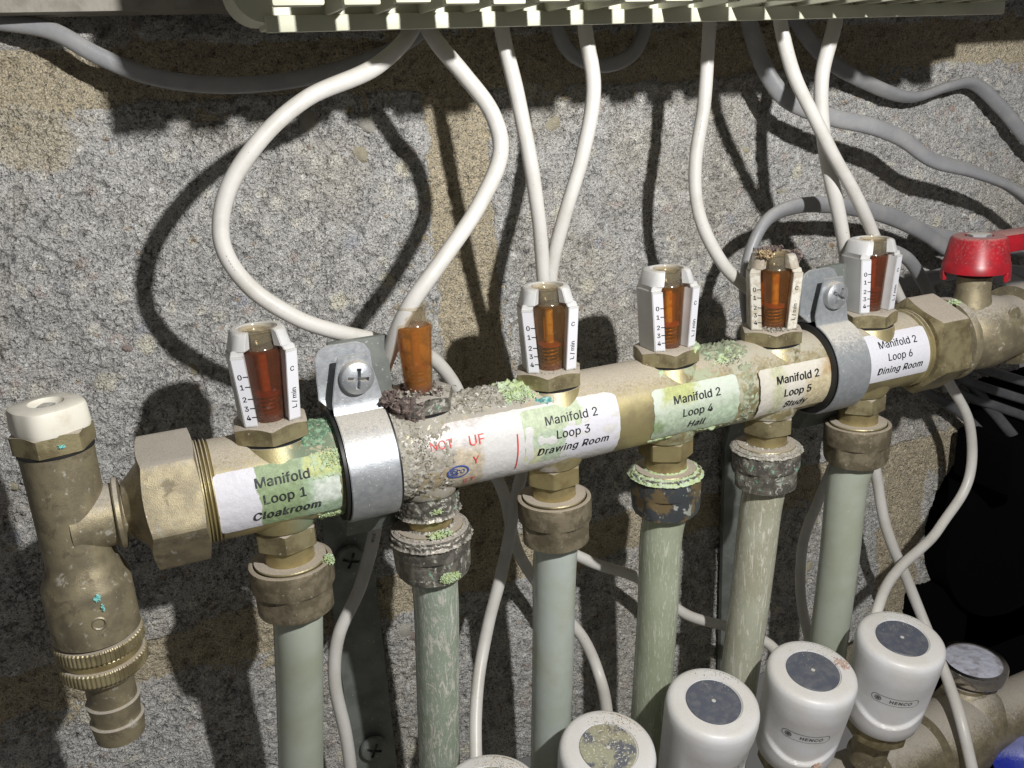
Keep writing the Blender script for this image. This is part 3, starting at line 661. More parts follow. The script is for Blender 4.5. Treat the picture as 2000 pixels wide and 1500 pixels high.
px_('pale_crust', 171, 184, -60, 60, RB, .9, .05, 11, crust_olive, man, sc_=.6, step=.45)
px_('green_crust', 138, 152, 40, 100, RB, 1.1, .0, 14, crust_green, man)
sh = lambda p: Vector((p.x, *(Vector((p.y, p.z)).normalized()*(RB+.5))))
flakes('white_flakes', (46-125, -14, 6), (5, 9, 10), 200, .32, crust_grey, man, seed=3, shell=sh)
flakes('grey_crumbs', (70-125, -6, 15), (16, 7, 3), 260, .38, crust_grey, man, seed=4, shell=sh)
flakes('green_crumbs', (84-125, -8, 15), (7, 5, 3), 260, .36, crust_green, man, seed=5, shell=lambda p: Vector((p.x, *(Vector((p.y, p.z)).normalized()*(RB+1.2)))))
flakes('green_crumbs', (14-125, -13, -13), (5, 2, 2), 200, .38, crust_green, man, seed=6, shell=sh)
flakes('green_crumbs', (15-125, -14, 9), (4, 3, 4), 220, .32, crust_green, man, .3, seed=7, shell=sh)
flakes('olive_crumbs', (172-125, -8, 14), (8, 6, 3), 220, .36, crust_olive, man, seed=8, shell=sh)

# ------------------------------------------------------------------ clamps
def screw(name, parent, mat, loc, r=5.6, h=3.0, rot=.3):
    mb = MB().lathe([(r*.55, 0), (r, 0), (r*1.0, h*.45), (r*.93, h*.75), (r*.72, h*.97), (r*.3, h*1.08), (.01, h*1.1)], 40)
    me_o = mb.build(name, mat, None)
    cu = MB(); cu.box(-r*.62, r*.62, -r*.12, r*.12, h*.35, h*1.5); c1 = cu.build('cutter', mat, None, 0)
    cu = MB(); cu.box(-r*.12, r*.12, -r*.62, r*.62, h*.35, h*1.5); c2 = cu.build('cutter', mat, None, 0)
    cu = MB(); cu.lathe([(.01, h*.3), (r*.26, h*1.5)], 4); c3 = cu.build('cutter', mat, None, 0)
    for c0 in (c1, c2, c3):
        md = me_o.modifiers.new('b', 'BOOLEAN'); md.operation = 'DIFFERENCE'; md.solver = 'EXACT'; md.object = c0
    dg = bpy.context.evaluated_depsgraph_get(); me = bpy.data.meshes.new_from_object(me_o.evaluated_get(dg)); me_o.modifiers.clear(); me_o.data = me
    for c0 in (c1, c2, c3): bpy.data.objects.remove(c0)
    me.set_sharp_from_angle(angle=math.radians(35))
    me_o.parent = parent; me_o.location = tuple(q*S for q in loc); me_o.rotation_euler = (PI/2, rot, 0)
    return me_o
def clamp(xc, label, mat, w_=17.0, rot=.3):
    c0 = thing('pipe_clamp', label, 'clamp', (xc, 0, 0), 'steel clamps holding the manifold bar')
    mb = MB().lathe([(RB+.02, -w_/2-1.2), (19.0, -w_/2-1.2), (19.0, -w_/2-.2), (18.4, -w_/2-.2), (18.4, w_/2+.2), (19.0, w_/2+.2), (19.0, w_/2+.9), (RB+.02, w_/2+.9)], 96, AX, capb=False, capt=False)
    mb.build('rubber_lining', rubber, c0)
    # front half band, rises into a tab at the top and at the bottom
    def band(a0, a1, side, name):
        V = []; F = []; n = 48; path = []
        for k in range(n+1):
            a = math.radians(a0+(a1-a0)*k/n); path.append((-19.6*math.cos(a), 19.6*math.sin(a)))
        if side == 'front': path += [(-4.6, 20.6), (-4.2, 23.0), (-4.2, 29), (-4.2, 38.0)]
        else: path = [(1.6, 41.0), (1.6, 39.8), (1.5, 37), (1.4, 30), (1.6, 23)]+path
        th = .9
        pp = [np.array(p) for p in path]; N = len(pp); nrm = []
        for i in range(N):
            d = pp[min(i+1, N-1)]-pp[max(i-1, 0)]; d = d/np.linalg.norm(d); nrm.append(np.array([-d[1], d[0]]))
        for i in range(N):
            hw = w_/2; xo = 0
            if side == 'front' and i >= N-2: hw = w_/2*.86
            if side == 'front' and i == N-1: hw = w_/2*.60
            if side == 'back' and i < 5: hw = w_/2*(.60, .92, 1.12, 1.14, 1.14)[i]; xo = -2.0
            for x in (-hw, hw):
                for q in (-th/2, th/2):
                    V.append((x+xo, pp[i][0]+nrm[i][0]*q, pp[i][1]+nrm[i][1]*q))
        for i in range(N-1):
            a_ = i*4; b_ = a_+4
            F += [(a_, a_+1, b_+1, b_), (a_+1, a_+3, b_+3, b_+1), (a_+3, a_+2, b_+2, b_+3), (a_+2, a_, b_, b_+2)]
        F += [(0, 2, 3, 1), ((N-1)*4, (N-1)*4+1, (N-1)*4+3, (N-1)*4+2)]
        bm = bmesh.new()
        for q in V: bm.verts.new(q)
        bm.verts.ensure_lookup_table()
        for q in F: bm.faces.new([bm.verts[i] for i in q])
        bmesh.ops.recalc_face_normals(bm, faces=bm.faces[:])
        bmesh.ops.bevel(bm, geom=[e for e in bm.edges if len(e.link_faces) == 2 and e.calc_face_angle(0) > .8], offset=.22, segments=2, affect='EDGES')
        bm.verts.index_update(); o_ = mesh_obj(name, [v.co[:] for v in bm.verts], [[v.index for v in f.verts] for f in bm.faces], mat, c0, 40); bm.free(); return o_
    band(-100, 74, 'front', 'front_band'); band(88, 258, 'back', 'rear_band')
    screw('screw', c0, zinc, (0.4, -4.7, 30.8), 5.7, 3.2, rot)
    mb = MB().lathe([(2.4, 0), (2.4, 6)], 20, T(.4, 2.2, 30.8) @ AY); mb.build('screw_shank', zinc, c0)
    return c0
cl1 = clamp(28, 'zinc clamp between loop 1 and the crusted loop 2 gauge, shiny band', zinc, 16.6, .15)
cl2 = clamp(227, 'dull dusty zinc clamp between the loop 5 and loop 6 stickers', zinc_dull, 16.6, .55)
def bracket(xc, label, w_=20):
    b_ = thing('wall_bracket', label, 'bracket', (xc, 62, -60), 'steel brackets behind the clamps')
    path = [(4.5, 41), (4.5, -20), (12, -32), (55, -40), (61, -46), (65.2, -60), (65.2, -215)]; V = []; F = []
    for i, (y, z) in enumerate(path):
        d = np.array(path[min(i+1, 6)])-np.array(path[max(i-1, 0)]); d = d/np.linalg.norm(d); n_ = np.array([-d[1], d[0]])
        for x in (-w_/2, w_/2):
            for q in (-1.2, 1.2): V.append((x, y+n_[0]*q-62, z+n_[1]*q+60))
    for i in range(6):
        a_ = i*4; b2 = a_+4; F += [(a_, a_+1, b2+1, b2), (a_+1, a_+3, b2+3, b2+1), (a_+3, a_+2, b2+2, b2+3), (a_+2, a_, b2, b2+2)]
    F += [(0, 2, 3, 1), (24, 25, 27, 26)]
    mesh_obj('steel_strap', V, F, bar_steel, b_, 30)
    for z in (-69.5, -168): screw('screw', b_, bar_steel, (-.5, .4, z+60), 6.0, 2.6, .4)
    return b_
bracket(32, 'flat dull steel bracket strap screwed to the wall below the shiny clamp')
bracket(237, 'flat steel bracket strap behind the loop 5 pipe, only its edge showing')

# ------------------------------------------------------------------ flow gauges
NUTP = dict(Rc=13.0, z0=0, z1=6.0)
LOOPS = ['Cloakroom', 'uncovered second', 'Drawing Room', 'Hall', 'Study', 'Dining Room']
def gauge(x, label, yaw, amb, sleeve=True, dirty=False, nutrot=.3, nut_mat=None):
    g = thing('flow_gauge', label, 'flow gauge', (x, 0, 15.2), 'flow gauges along the top of the manifold')
    MB().nut(13.0, 0, 5.8, 6, nutrot, .55, chb=.06).build('nut', nut_mat or brass_nut, g)
    MB().lathe([(10.6, -1.6), (11.4, -1.2), (11.4, -.3), (10.6, 0.05)], 48).build('seal_ring', rubber, g)
    # water column, tapering downwards
    MB().lathe([(4.4, 5.9), (4.5, 6.5), (5.1, 17), (5.9, 27.6), (5.9, 28.8), (5.4, 29.2), (.01, 29.2)], 64).build('water_column', amb, g, loc=(0, -1.7, 0))
    lv = 14+((x*7) % 50)/9.0
    MB().lathe([(1.0, 6.2), (1.0, lv), (1.5, lv+.1), (1.5, 27.5), (.01, 27.6)], 20).build('float_stem', float_gold, g, loc=(0, -1.7, 0))
    MB().lathe([(1.2, lv), (4.0, lv+.1), (4.1, lv+1.0), (1.5, lv+1.3)], 40).build('float_disc', float_red, g, loc=(0, -1.7, 0))
    tube('spring', [(2.9*math.cos(q*PI/4), 2.9*math.sin(q*PI/4), 6.4+q*(lv-6.6)/44) for q in range(45)], .38, spring_mat, g, n=6, step=1.0).location = (0, -1.7*S, 0)
    MB().lathe([(4.75, 5.6), (4.85, 7), (5.45, 17), (6.25, 28.6), (6.3, 29.5), (6.0, 30.1), (4.85, 30.5), (4.75, 31.6), (5.15, 32.0), (5.15, 32.8), (4.75, 33.2), (4.8, 34.6), (5.7, 35.5), (5.8, 36.0), (5.3, 36.1),
                (3.9, 35.2), (3.6, 33.4), (3.4, 31.0), (.01, 30.8)], 56, capb=False).build('clear_tube', clear_wall, g, loc=(0, -1.7, 0))
    MB().lathe([(4.4, 29.0), (4.3, 33.6), (4.9, 34.9), (3.6, 34.4), (3.1, 31.2), (.01, 31.0)], 40).build('smoky_neck', clear_neck, g, loc=(0, -1.7, 0))
    if not sleeve: return g
    sm = sleeve_dirty if dirty else sleeve_white
    s0 = bpy.data.objects.new('sleeve', None)
    # C-shaped shroud: outer outline left window edge -> round the back -> right window edge, looking down, window towards -y
    def sect(k, win, depth=1.0, inner=6.25):
        o_ = [(-win, -8.6*k*depth), (-win-3.9, -7.7*k*depth+.35), (-9.6*k, -5.4*k), (-9.9*k, 3.5*k), (-8.6*k, 6.9*k), (-5.0*k, 8.7*k)]
        o_ = o_+[(-a, b) for a, b in reversed(o_)]
        # inside follows the tube
        ii = []
        for q in range(len(o_)):
            fx, fy = o_[q]; l = math.hypot(fx, fy); ii.append((fx/l*inner, fy/l*inner) if 0 < q < len(o_)-1 else ((-1 if q == 0 else 1)*win, fy+2.6))
        return o_, ii
    rings = []
    for z, k, win, inner in ((5.9, .93, 4.8, 5.4), (18, .98, 5.6, 6.1), (28.9, 1.02, 6.4, 6.6)): rings.append((z, *sect(k, win, 1, inner)))
    def loft(rings, nm, mat_, par):
        V = []; F = []
        n = len(rings[0][1])
        for z, o_, i_ in rings:
            V += [(a, b, z) for a, b in o_]+[(a, b, z) for a, b in i_]
        st = 2*n
        for r_ in range(len(rings)-1):
            a0 = r_*st; b0 = a0+st
            for k in range(n-1):
                F.append((a0+k+1, a0+k, b0+k, b0+k+1)); F.append((a0+n+k, a0+n+k+1, b0+n+k+1, b0+n+k))
            F.append((a0, a0+n, b0+n, b0)); F.append((a0+n+n-1, a0+n-1, b0+n-1, b0+n+n-1))
        for a0, fl in ((0, 0), ((len(rings)-1)*st, 1)):
            for k in range(n-1):
                q = (a0+k, a0+k+1, a0+n+k+1, a0+n+k); F.append(q if not fl else q[::-1])
        bm = bmesh.new()
        for q in V: bm.verts.new(q)
        bm.verts.ensure_lookup_table()
        for q in F:
            try: bm.faces.new([bm.verts[i] for i in q])
            except ValueError: pass
        bmesh.ops.recalc_face_normals(bm, faces=bm.faces[:])
        bmesh.ops.bevel(bm, geom=[e for e in bm.edges if len(e.link_faces) == 2 and e.calc_face_angle(0) > .6], offset=.22, segments=2, affect='EDGES')
        bm.verts.index_update()
        ob = mesh_obj(nm, [v.co[:] for v in bm.verts], [[v.index for v in f.verts] for f in bm.faces], mat_, par, 40); bm.free(); return ob
    sl = loft(rings, 'sleeve', sm, g); sl.rotation_euler = (0, 0, yaw)
    up = [(30.4, *sect(.98, 4.9, 1.0, 6.1)), (35.6, *sect(.80, 4.4, 1.02, 5.9))]
    # step between lower shroud and the cap: same shroud, narrower at the back of the window
    mid = [(28.7, *sect(.97, 6.3, .90, 6.4)), (30.6, *sect(.95, 5.6, .92, 6.2))]
    a_ = loft(mid, 'sleeve_shoulder', sm, sl)
    def capring(z, k, circ, inner, win):
        poly = sect(k, 4.9)[0]; o_, i_ = [], []; a0 = math.asin(win/8.6); N = 26
        for q in range(N+1):
            th = -PI/2-a0-(2*PI-2*a0)*q/N; dx, dy = math.cos(th), math.sin(th); best = 8.4
            for (x1, y1), (x2, y2) in zip(poly, poly[1:]):
                den = dx*(y2-y1)-dy*(x2-x1)
                if abs(den) < 1e-9: continue
                tt = (x1*(y2-y1)-y1*(x2-x1))/den; uu = (x1*dy-y1*dx)/den
                if tt > 0 and -.001 <= uu <= 1.001: best = tt
            r_ = best*(1-circ)+8.5*k*circ; o_.append((dx*r_, dy*r_)); i_.append((dx*inner, dy*inner))
        return z, o_, i_
    loft([capring(30.2, .98, .1, 6.35, 4.9), capring(35.0, .93, .55, 6.2, 4.6), capring(35.7, .88, .75, 6.1, 4.5)], 'sleeve_cap', sm, sl)
    # printed front strips
    def strip(sgn):
        def f(u, v):        # u across the strip from the window edge outwards, v height
            tt = (v-5.9)/23.0; k = .93+.09*tt; win = 4.8+1.6*tt
            p0 = np.array([-win, -8.6*k]); p1 = np.array([-win-3.9, -7.7*k+.35]); d = (p1-p0)/np.linalg.norm(p1-p0); n_ = np.array([d[1], -d[0]]); n_ = n_ if n_[1] < 0 else -n_
            q = p0+d*u+n_*.06; return q
        return f
    for sgn in (1, -1):
        f0 = strip(sgn); V = []; F = []; n = 12
        for k in range(n+1):
            z = 6.5+(28.2-6.5)*k/n
            for u in (.15, 3.75): q = f0(u, z); V.append((q[0]*sgn, q[1], z))
        F = [((2*k, 2*k+1, 2*k+3, 2*k+2) if sgn == 1 else (2*k+1, 2*k, 2*k+2, 2*k+3)) for k in range(n)]
        st = mesh_obj('scale_strip', V, F, scale_dirty if dirty else scale_white, sl, 0)
        def mp(u, v, sgn=sgn, f0=f0):
            # u measured left to right as seen from the front
            uu = (3.9-u) if sgn == 1 else u
            q = f0(uu, v); e_ = .06; return (q[0]*sgn, q[1]-e_, v)
        if sgn == 1:
            for s_, z in (('0', 22.6), ('1', 19.3), ('2', 15.3), ('3', 12.2), ('4', 9.2)):
                V, F = text_mesh(s_, 3.2, bold=1.4, align='RIGHT')
                m_ = MB(); m_.add([mp(2.30+x, z+y) for x, y, zz in V], F)
                m_.add([mp(2.55, z-.17), mp(4.15, z-.17), mp(4.15, z+.17), mp(2.55, z+.17)], [(0, 1, 2, 3)]); m_.build('scale_number', text_black, sl, 0)
        else:
            text_on('scale_letter', [('C', 2.9, 1.95, 22.8, dict(bold=1.4))], mp, text_black, sl)
            text_rot('scale_letter', 'L / min', 3.1, mp, 2.1, 13.2, PI/2, text_black, sl, bold=1.2)
    return g
mb2 = None
g1 = gauge(0, 'leftmost white flow gauge with rusty red water, above the Loop 1 Cloakroom sticker', .02, amber_red, nutrot=.42)
g2 = gauge(50, 'bare amber tube gauge without white sleeve, crusted base, right of the shiny clamp', 0, amber_murky, False, nutrot=.1, nut_mat=collar_dark)
g3 = gauge(100, 'white flow gauge with golden brown water above the Loop 3 Drawing Room sticker', -.26, amber_gold, nutrot=.05)
g4 = gauge(150, 'white flow gauge above the Loop 4 Hall sticker, its nut edged with green crust', -.04, amber_orange, nutrot=.25)
g5 = gauge(200, 'stained flow gauge with crumbling straw and pink crust on its top, above Loop 5 Study', -.52, amber_orange, dirty=True, nutrot=.0)
g6 = gauge(250, 'rightmost white flow gauge, beside the dull clamp above Loop 6 Dining Room', -.08, amber_red, nutrot=.42)
# crusts on the gauges
patch_z('rusty_crust', [(13.0, -2), (13.0, 5.5), (11, 6.2), (5.2, 6.1)], 140, 262, .9, -.02, 3, crust_rust, g2, sc_=.45, step=.4, fade=4)
flakes('rust_flakes', (0, -1, 6.2), (11, 9, .8), 110, 1.0, crust_rust, g2, .14, seed=11)
flakes('rust_flakes', (-12, -6, 6.5), (3.4, 3.4, 2.2), 70, 1.5, crust_rust, g2, .14, seed=12)
flakes('pale_flakes', (0, -6, 6.8), (13, 8, 1.5), 90, .8, crust_grey, g2, .15, seed=17)
flakes('straw_crust', (-6.5, -3, 36), (3.5, 5, 1.6), 170, .75, crust_straw, g5, seed=13)
flakes('pink_crust', (6, -5, 34.0), (2.8, 3.5, 3.2), 230, .75, crust_rust, g5, seed=14)
flakes('straw_crust', (1, 4, 36.4), (8, 4, 1.0), 170, .7, crust_rust, g5, seed=15)
flakes('dust_crumbs', (0, -5, 6.3), (9, 7, .5), 260, .5, crust_grey, g5, seed=16)
patch_z('green_crust', [(12.7, 4), (12.7, 5.5), (10, 6.1)], -60, 60, 1.0, .25, 5, crust_green, g4, sc_=.5, fade=1)
for g_, n_ in ((g1, 90), (g3, 240), (g4, 150), (g6, 150)): flakes('dust_crumbs', (0, -2, 6.0), (12, 11, .25), n_, .28, crust_grey, g_, seed=n_)

# ------------------------------------------------------------------ outlet fittings and pipes
def fitting(x, label, mat, hexmat, rot=.35):
    f = thing('outlet_fitting', label, 'pipe fitting', (x, 0, -15), 'outlet fittings under the manifold')
    MB().nut(10.9, -9.0, -1.6, 6, rot, .55, chb=.2).build('hex_nut', hexmat, f)
    MB().lathe([(8.3, -16.5), (8.3, -8.9)], 56).build('neck', brass_bright, f)
    MB().lathe([(8.35, -15.9), (12.0, -15.9), (12.2, -15.2), (12.0, -14.8), (8.35, -14.8)], 64, capb=False, capt=False).build('washer', brass_nut, f)
    def rf(th, r, z):
        if z > -24.5 or r < 10: return r
        q = (th-rot) % (PI/3)-PI/6; a = 12.6/math.cos(q); k = min(1, (-24.5-z)/.8); return min(r, r*(1-k)+a*k) if a < r else r
    prof = [(9.0, -34.2), (11.6, -34.2), (12.9, -33.6), (13.6, -32.2), (13.9, -29), (14.0, -26), (14.0, -25.3), (14.0, -24.5), (14.1, -24), (14.2, -16.6), (14.0, -15.9), (13.3, -15.6), (12.5, -15.7), (12.4, -17.0)]
    MB().lathe(prof, 96, rf=rf, capt=False).build('compression_nut', mat, f)
    return f
names = ['bronze fitting under the Loop 1 Cloakroom sticker with green crumbs at its rim', 'blackened limescaled fitting right of the shiny clamp, bare pipe below',
         'clean bronze fitting under the Loop 3 Drawing Room sticker', 'patchy fitting with a bright green crusted rim under Loop 4 Hall',
         'dark dirty fitting under the Loop 5 Study sticker', 'bronze fitting under the dull clamp and Loop 6 sticker']
fm = [brass_collar, collar_dark, brass_collar, collar_patina, collar_dark, brass_collar]; hm = [brass_nut, collar_dark, brass_bright, brass_bright, brass_nut, brass_nut]
fits = [fitting(50*k, names[k], fm[k], hm[k], .35+.4*k) for k in range(6)]
patch_z('green_crust', [(8.4, -15.0), (12.5, -15.0), (14.4, -16.2), (14.4, -17.4)], 0, 360, .6, .18, 4, crust_green, fits[3], sc_=.9, fade=.7)
flakes('green_crumbs', (0, -5, -16), (11, 9, .6), 600, .4, crust_green, fits[3], seed=31)
flakes('green_crumbs', (11.6, -7, -15.6), (2.2, 2.8, 2.2), 520, .42, crust_green, fits[0], seed=32)
patch_z('grey_crust', [(8.4, -15.0), (12.5, -15.2), (14.5, -17), (14.4, -19)], 0, 360, .6, .0, 7, collar_dark, fits[1], sc_=.9, fade=.8)
patch_z('grey_crust', [(11, -.5), (11.2, -6), (10.8, -9)], 0, 360, .6, -.05, 8, collar_dark, fits[1], sc_=.8, fade=.8)
flakes('pale_green_crumbs', (2, -13.5, -30.5), (4.2, .6, 2.6), 620, .42, crust_green, fits[1], seed=36)
flakes('green_crumbs', (0, -11.5, -14), (5, 2.5, 1), 110, .8, crust_green, fits[1], seed=33); flakes('green_crumbs', (0, -10.8, -5.5), (3, 1, 1.5), 90, .6, crust_green, fits[1], seed=34)
patch_z('grey_crust', [(8.4, -15.0), (12.5, -15.2), (14.3, -16.3), (14.2, -16.8)], 0, 360, .5, .0, 10, crust_grey, fits[4], sc_=.9, fade=.6)
flakes('dirt_crumbs', (0, -4, -15), (9, 8, .6), 120, .6, crust_grey, fits[4], seed=35)

pipes = [
 ('clean sage green plastic pipe below the loop 1 fitting', pm_clean, [(583, 1240, 2), (586, 1370, 10), (589, 1560, 20)], 8.5),
 ('heavily limescaled green plastic pipe below the blackened fitting', pm_scaled, [(852, 1180, 3), (855, 1320, 9), (860, 1560, 18)], 8.5),
 ('smooth blue-grey plastic pipe below the loop 3 Drawing Room fitting', pm_grey, [(1083, 1110, 2), (1080, 1280, 8), (1072, 1560, 16)], 8.6),
 ('green pipe with fine white streaks below the green crusted fitting', pm_streak, [(1292, 1040, 2), (1284, 1200, 6), (1262, 1500, 14)], 8.7),
 ('tan and pale streaked plastic pipe below the loop 5 Study fitting', pm_tan, [(1486, 990, 2), (1467, 1150, 6), (1430, 1420, 14)], 8.9),
 ('smooth sage plastic pipe rightmost, below the Loop 6 Dining Room fitting', pm_clean, [(1658, 930, 2), (1638, 1100, 6), (1608, 1330, 12)], 9.0)]
for k, (lb, pm, pts, r) in enumerate(pipes):
    P = [(50*k, 0, -38), (50*k, 0, -49)]+[tuple(at(*p)) for p in pts]
    e = np.array(P[-1])-np.array(P[-2]); P.append(tuple(np.array(P[-1])+e*.5))
    tag(tube('plastic_pipe', P, r, pm, n=48, step=3), lb, 'pipe', 'plastic pipes below the manifold')

# ------------------------------------------------------------------ drain valve at the left end, union nuts
dv = thing('drain_valve', 'brass drain valve with ivory cap, knurled collar and barbed hose tail at the far left', 'valve', (-62, 0, 0))
ob = MB()
prof = [(11.5, -39), (13.0, -38.6), (13.2, -37), (13.35, -22), (12.9, -20.5), (10.4, -14.5), (10.1, -12), (10.2, 6), (10.3, 20), (10.5, 23.2)]
def rfv(th, r, z):
    if -38 < z < -19:
        q = (th+.3) % (PI/4)-PI/8; a = 12.9/math.cos(q); return min(r, a)
    return r
ob.lathe(prof, 96, rf=rfv)
ob.lathe([(10.8, 0), (10.4, 3.5), (9.8, 8.5), (9.6, 12.5)], 64, T(0, 0, -1.0) @ AX)
ob.lathe([(10.8, 12.4), (11.2, 12.8), (11.0, 14.0), (8.2, 14.6), (8.0, 22)], 64, T(0, 0, -1.0) @ AX)
ob.build('body', brass_cast, dv)
MB().lathe([(10.4, 23.0), (10.7, 23.2), (10.7, 23.7), (10.4, 23.9)], 48).build('seal_ring', rubber, dv)
MB().nut(11.6, 24.0, 30.2, 6, .2, .5, chb=.0).build('gland_nut', brass_nut, dv)
def lobes(th, r, z): return r*(1+.05*math.cos(4*th+1.0)+.015*math.cos(8*th+2)) if r > 6 else r
MB().lathe([(10.3, 29.6), (10.6, 31), (10.3, 36.0), (10.0, 37.0), (9.2, 37.5), (5.0, 37.7), (4.6, 37.0), (3.5, 36.0), (.01, 35.8)], 72, rf=lobes).build('ivory_cap', cap_white, dv)
MB().nut(2.6, 35.4, 37.0, 4, .3, .1).build('spindle', zinc_dull, dv)
def knurl(z0, z1, r, nm):
    n = 240; mb = MB(); mb.lathe([(r-1.2, z0), (r-.35, z0+.1), (r, z0+.6), (r, z1-.6), (r-.35, z1-.1), (r-1.2, z1)], n, rf=lambda th, q, z: q*(1-.022*(1 if int(th/(2*PI)*n+.5) % 4 < 2 else 0)) if q > r-.5 else q)
    return mb.build(nm, brass_nut, dv, 20)
knurl(-44.2, -39.6, 13.5, 'knurled_ring'); knurl(-52.0, -47.2, 13.3, 'knurled_ring')
MB().lathe([(11.6, -47.4), (12.2, -46.6), (12.2, -44.8), (11.6, -44)], 64).build('collar', brass_bright, dv)
MB().lathe([(6.8, -79), (7.6, -78.4), (8.4, -71.8), (7.5, -71.4), (7.5, -69.8), (8.4, -64.6), (7.5, -64.2), (7.4, -57), (8.6, -55), (11.2, -53.6), (11.6, -52)], 64).build('hose_tail', brass_cast, dv)
ringm = MB().lathe([(1.5, 0), (1.9, .35), (2.3, 0)], 28, T(2.2, -12.9, -30) @ AY, capb=False, capt=False); ringm.build('cast_mark', brass_cast, dv)
flakes('turquoise_spot', (3.2, -12.9, -21.5), (1.1, .35, 1.3), 60, .45, M('turquoise_salt', (.22, .58, .56), .7, 0), dv, seed=41)
flakes('turquoise_spot', (4.2, -13.1, -25.0), (.5, .3, 1.6), 30, .3, bpy.data.materials['turquoise_salt'], dv, seed=42)
flakes('turquoise_spot', (2.5, -10.3, 26.8), (1.0, .3, .6), 30, .35, bpy.data.materials['turquoise_salt'], dv, seed=43)
flakes('white_spots', (6.0, -9.2, 0), (2.5, 1, 2.5), 14, .3, cap_white, dv, seed=44)

un = thing('union_nut', 'large cast brass hexagonal union nut between the drain valve and Loop 1 sticker', 'nut', (-33, 0, 0))
mb = MB().nut(21.6, -8.4, 8.6, 6, math.radians(-18), .22, chb=.35, hole=8.2, mat=AX @ Matrix.Rotation(0, 4, 'Z'), n=120)
# turn so that edges lie where they show
V = [tuple(Matrix.Rotation(math.radians(26), 4, 'X') @ Vector(q)) for q in mb.v]; mb.v = V
o_ = mb.build('nut_body', brass_cast, un, 28)
MB().lathe([(8.1, -14), (9.5, -12.5), (13.5, -8.6), (13.5, -8.2)], 64, AX, capt=False).build('cone', brass_cast, un)
un2 = thing('union_nut', 'large dusty brass hexagonal union nut at the right end beside the Loop 6 sticker', 'nut', (284, 0, 0))
mb = MB().nut(21.8, -8.8, 8.8, 6, 0, .22, chb=.6, hole=15, mat=AX, n=120)
mb.v = [tuple(Matrix.Rotation(math.radians(20), 4, 'X') @ Vector(q)) for q in mb.v]
mb.build('nut_body', brass_nut, un2, 28)

# ------------------------------------------------------------------ ball valve with red lever at the right
bv = thing('ball_valve', 'dusty brass ball valve with a red lever handle at the right edge', 'valve', (312, 0, 0))
mb = MB().lathe([(13, -21), (15.0, -20), (15.5, -16.5), (18.4, -15.6), (18.8, -14.5), (18.8, -12.2), (18.0, -11.4), (14.6, -10), (13.8, -6), (16.5, 0), (17.2, 8), (16.0, 16), (14.5, 22), (14.5, 27), (18.6, 28), (18.8, 40), (14, 41), (14, 70)], 72, AX)
mb.lathe([(9.5, 8), (8.0, 16), (7.2, 20), (7.2, 27)], 48, T(1, 0, 0))
mb.build('body', brass_cast, bv)
MB().lathe([(1.3, 0), (3.4, .2), (3.4, 1.0), (1.3, 1.2)], 24, T(11.5, -13.2, 10.5) @ AY).build('cast_mark', brass_cast, bv)
def skirt(th, r, z): return r
mb = MB().lathe([(12.6, 29.6), (14.2, 29.6), (14.0, 33.2), (13.6, 33.8), (11.6, 44.0), (10.6, 45.0), (6.0, 45.2), (5.5, 44.4), (.01, 44.4)], 64, T(1, 0, 0), capb=False)
for a in (146, 292): mb.box(12.5, 14.2, -2.6, 2.6, 25.8, 30, T(1, 0, 0) @ Matrix.Rotation(math.radians(a), 4, 'Z'), .3)
mb.build('red_hub', red_plastic, bv)
mb = MB().box(6, 62, -6.2, 6.2, 36.5, 44.8, None, 1.2); mb.build('red_lever', red_plastic, bv)
MB().nut(5.2, 44.3, 46.0, 6, .2, .3, mat=T(1, 0, 0)).build('spindle_nut', zinc_dull, bv)
flakes('green_crumbs', (-17, -6, 18.4), (3, 3, 1), 90, .7, crust_green, bv, seed=51)

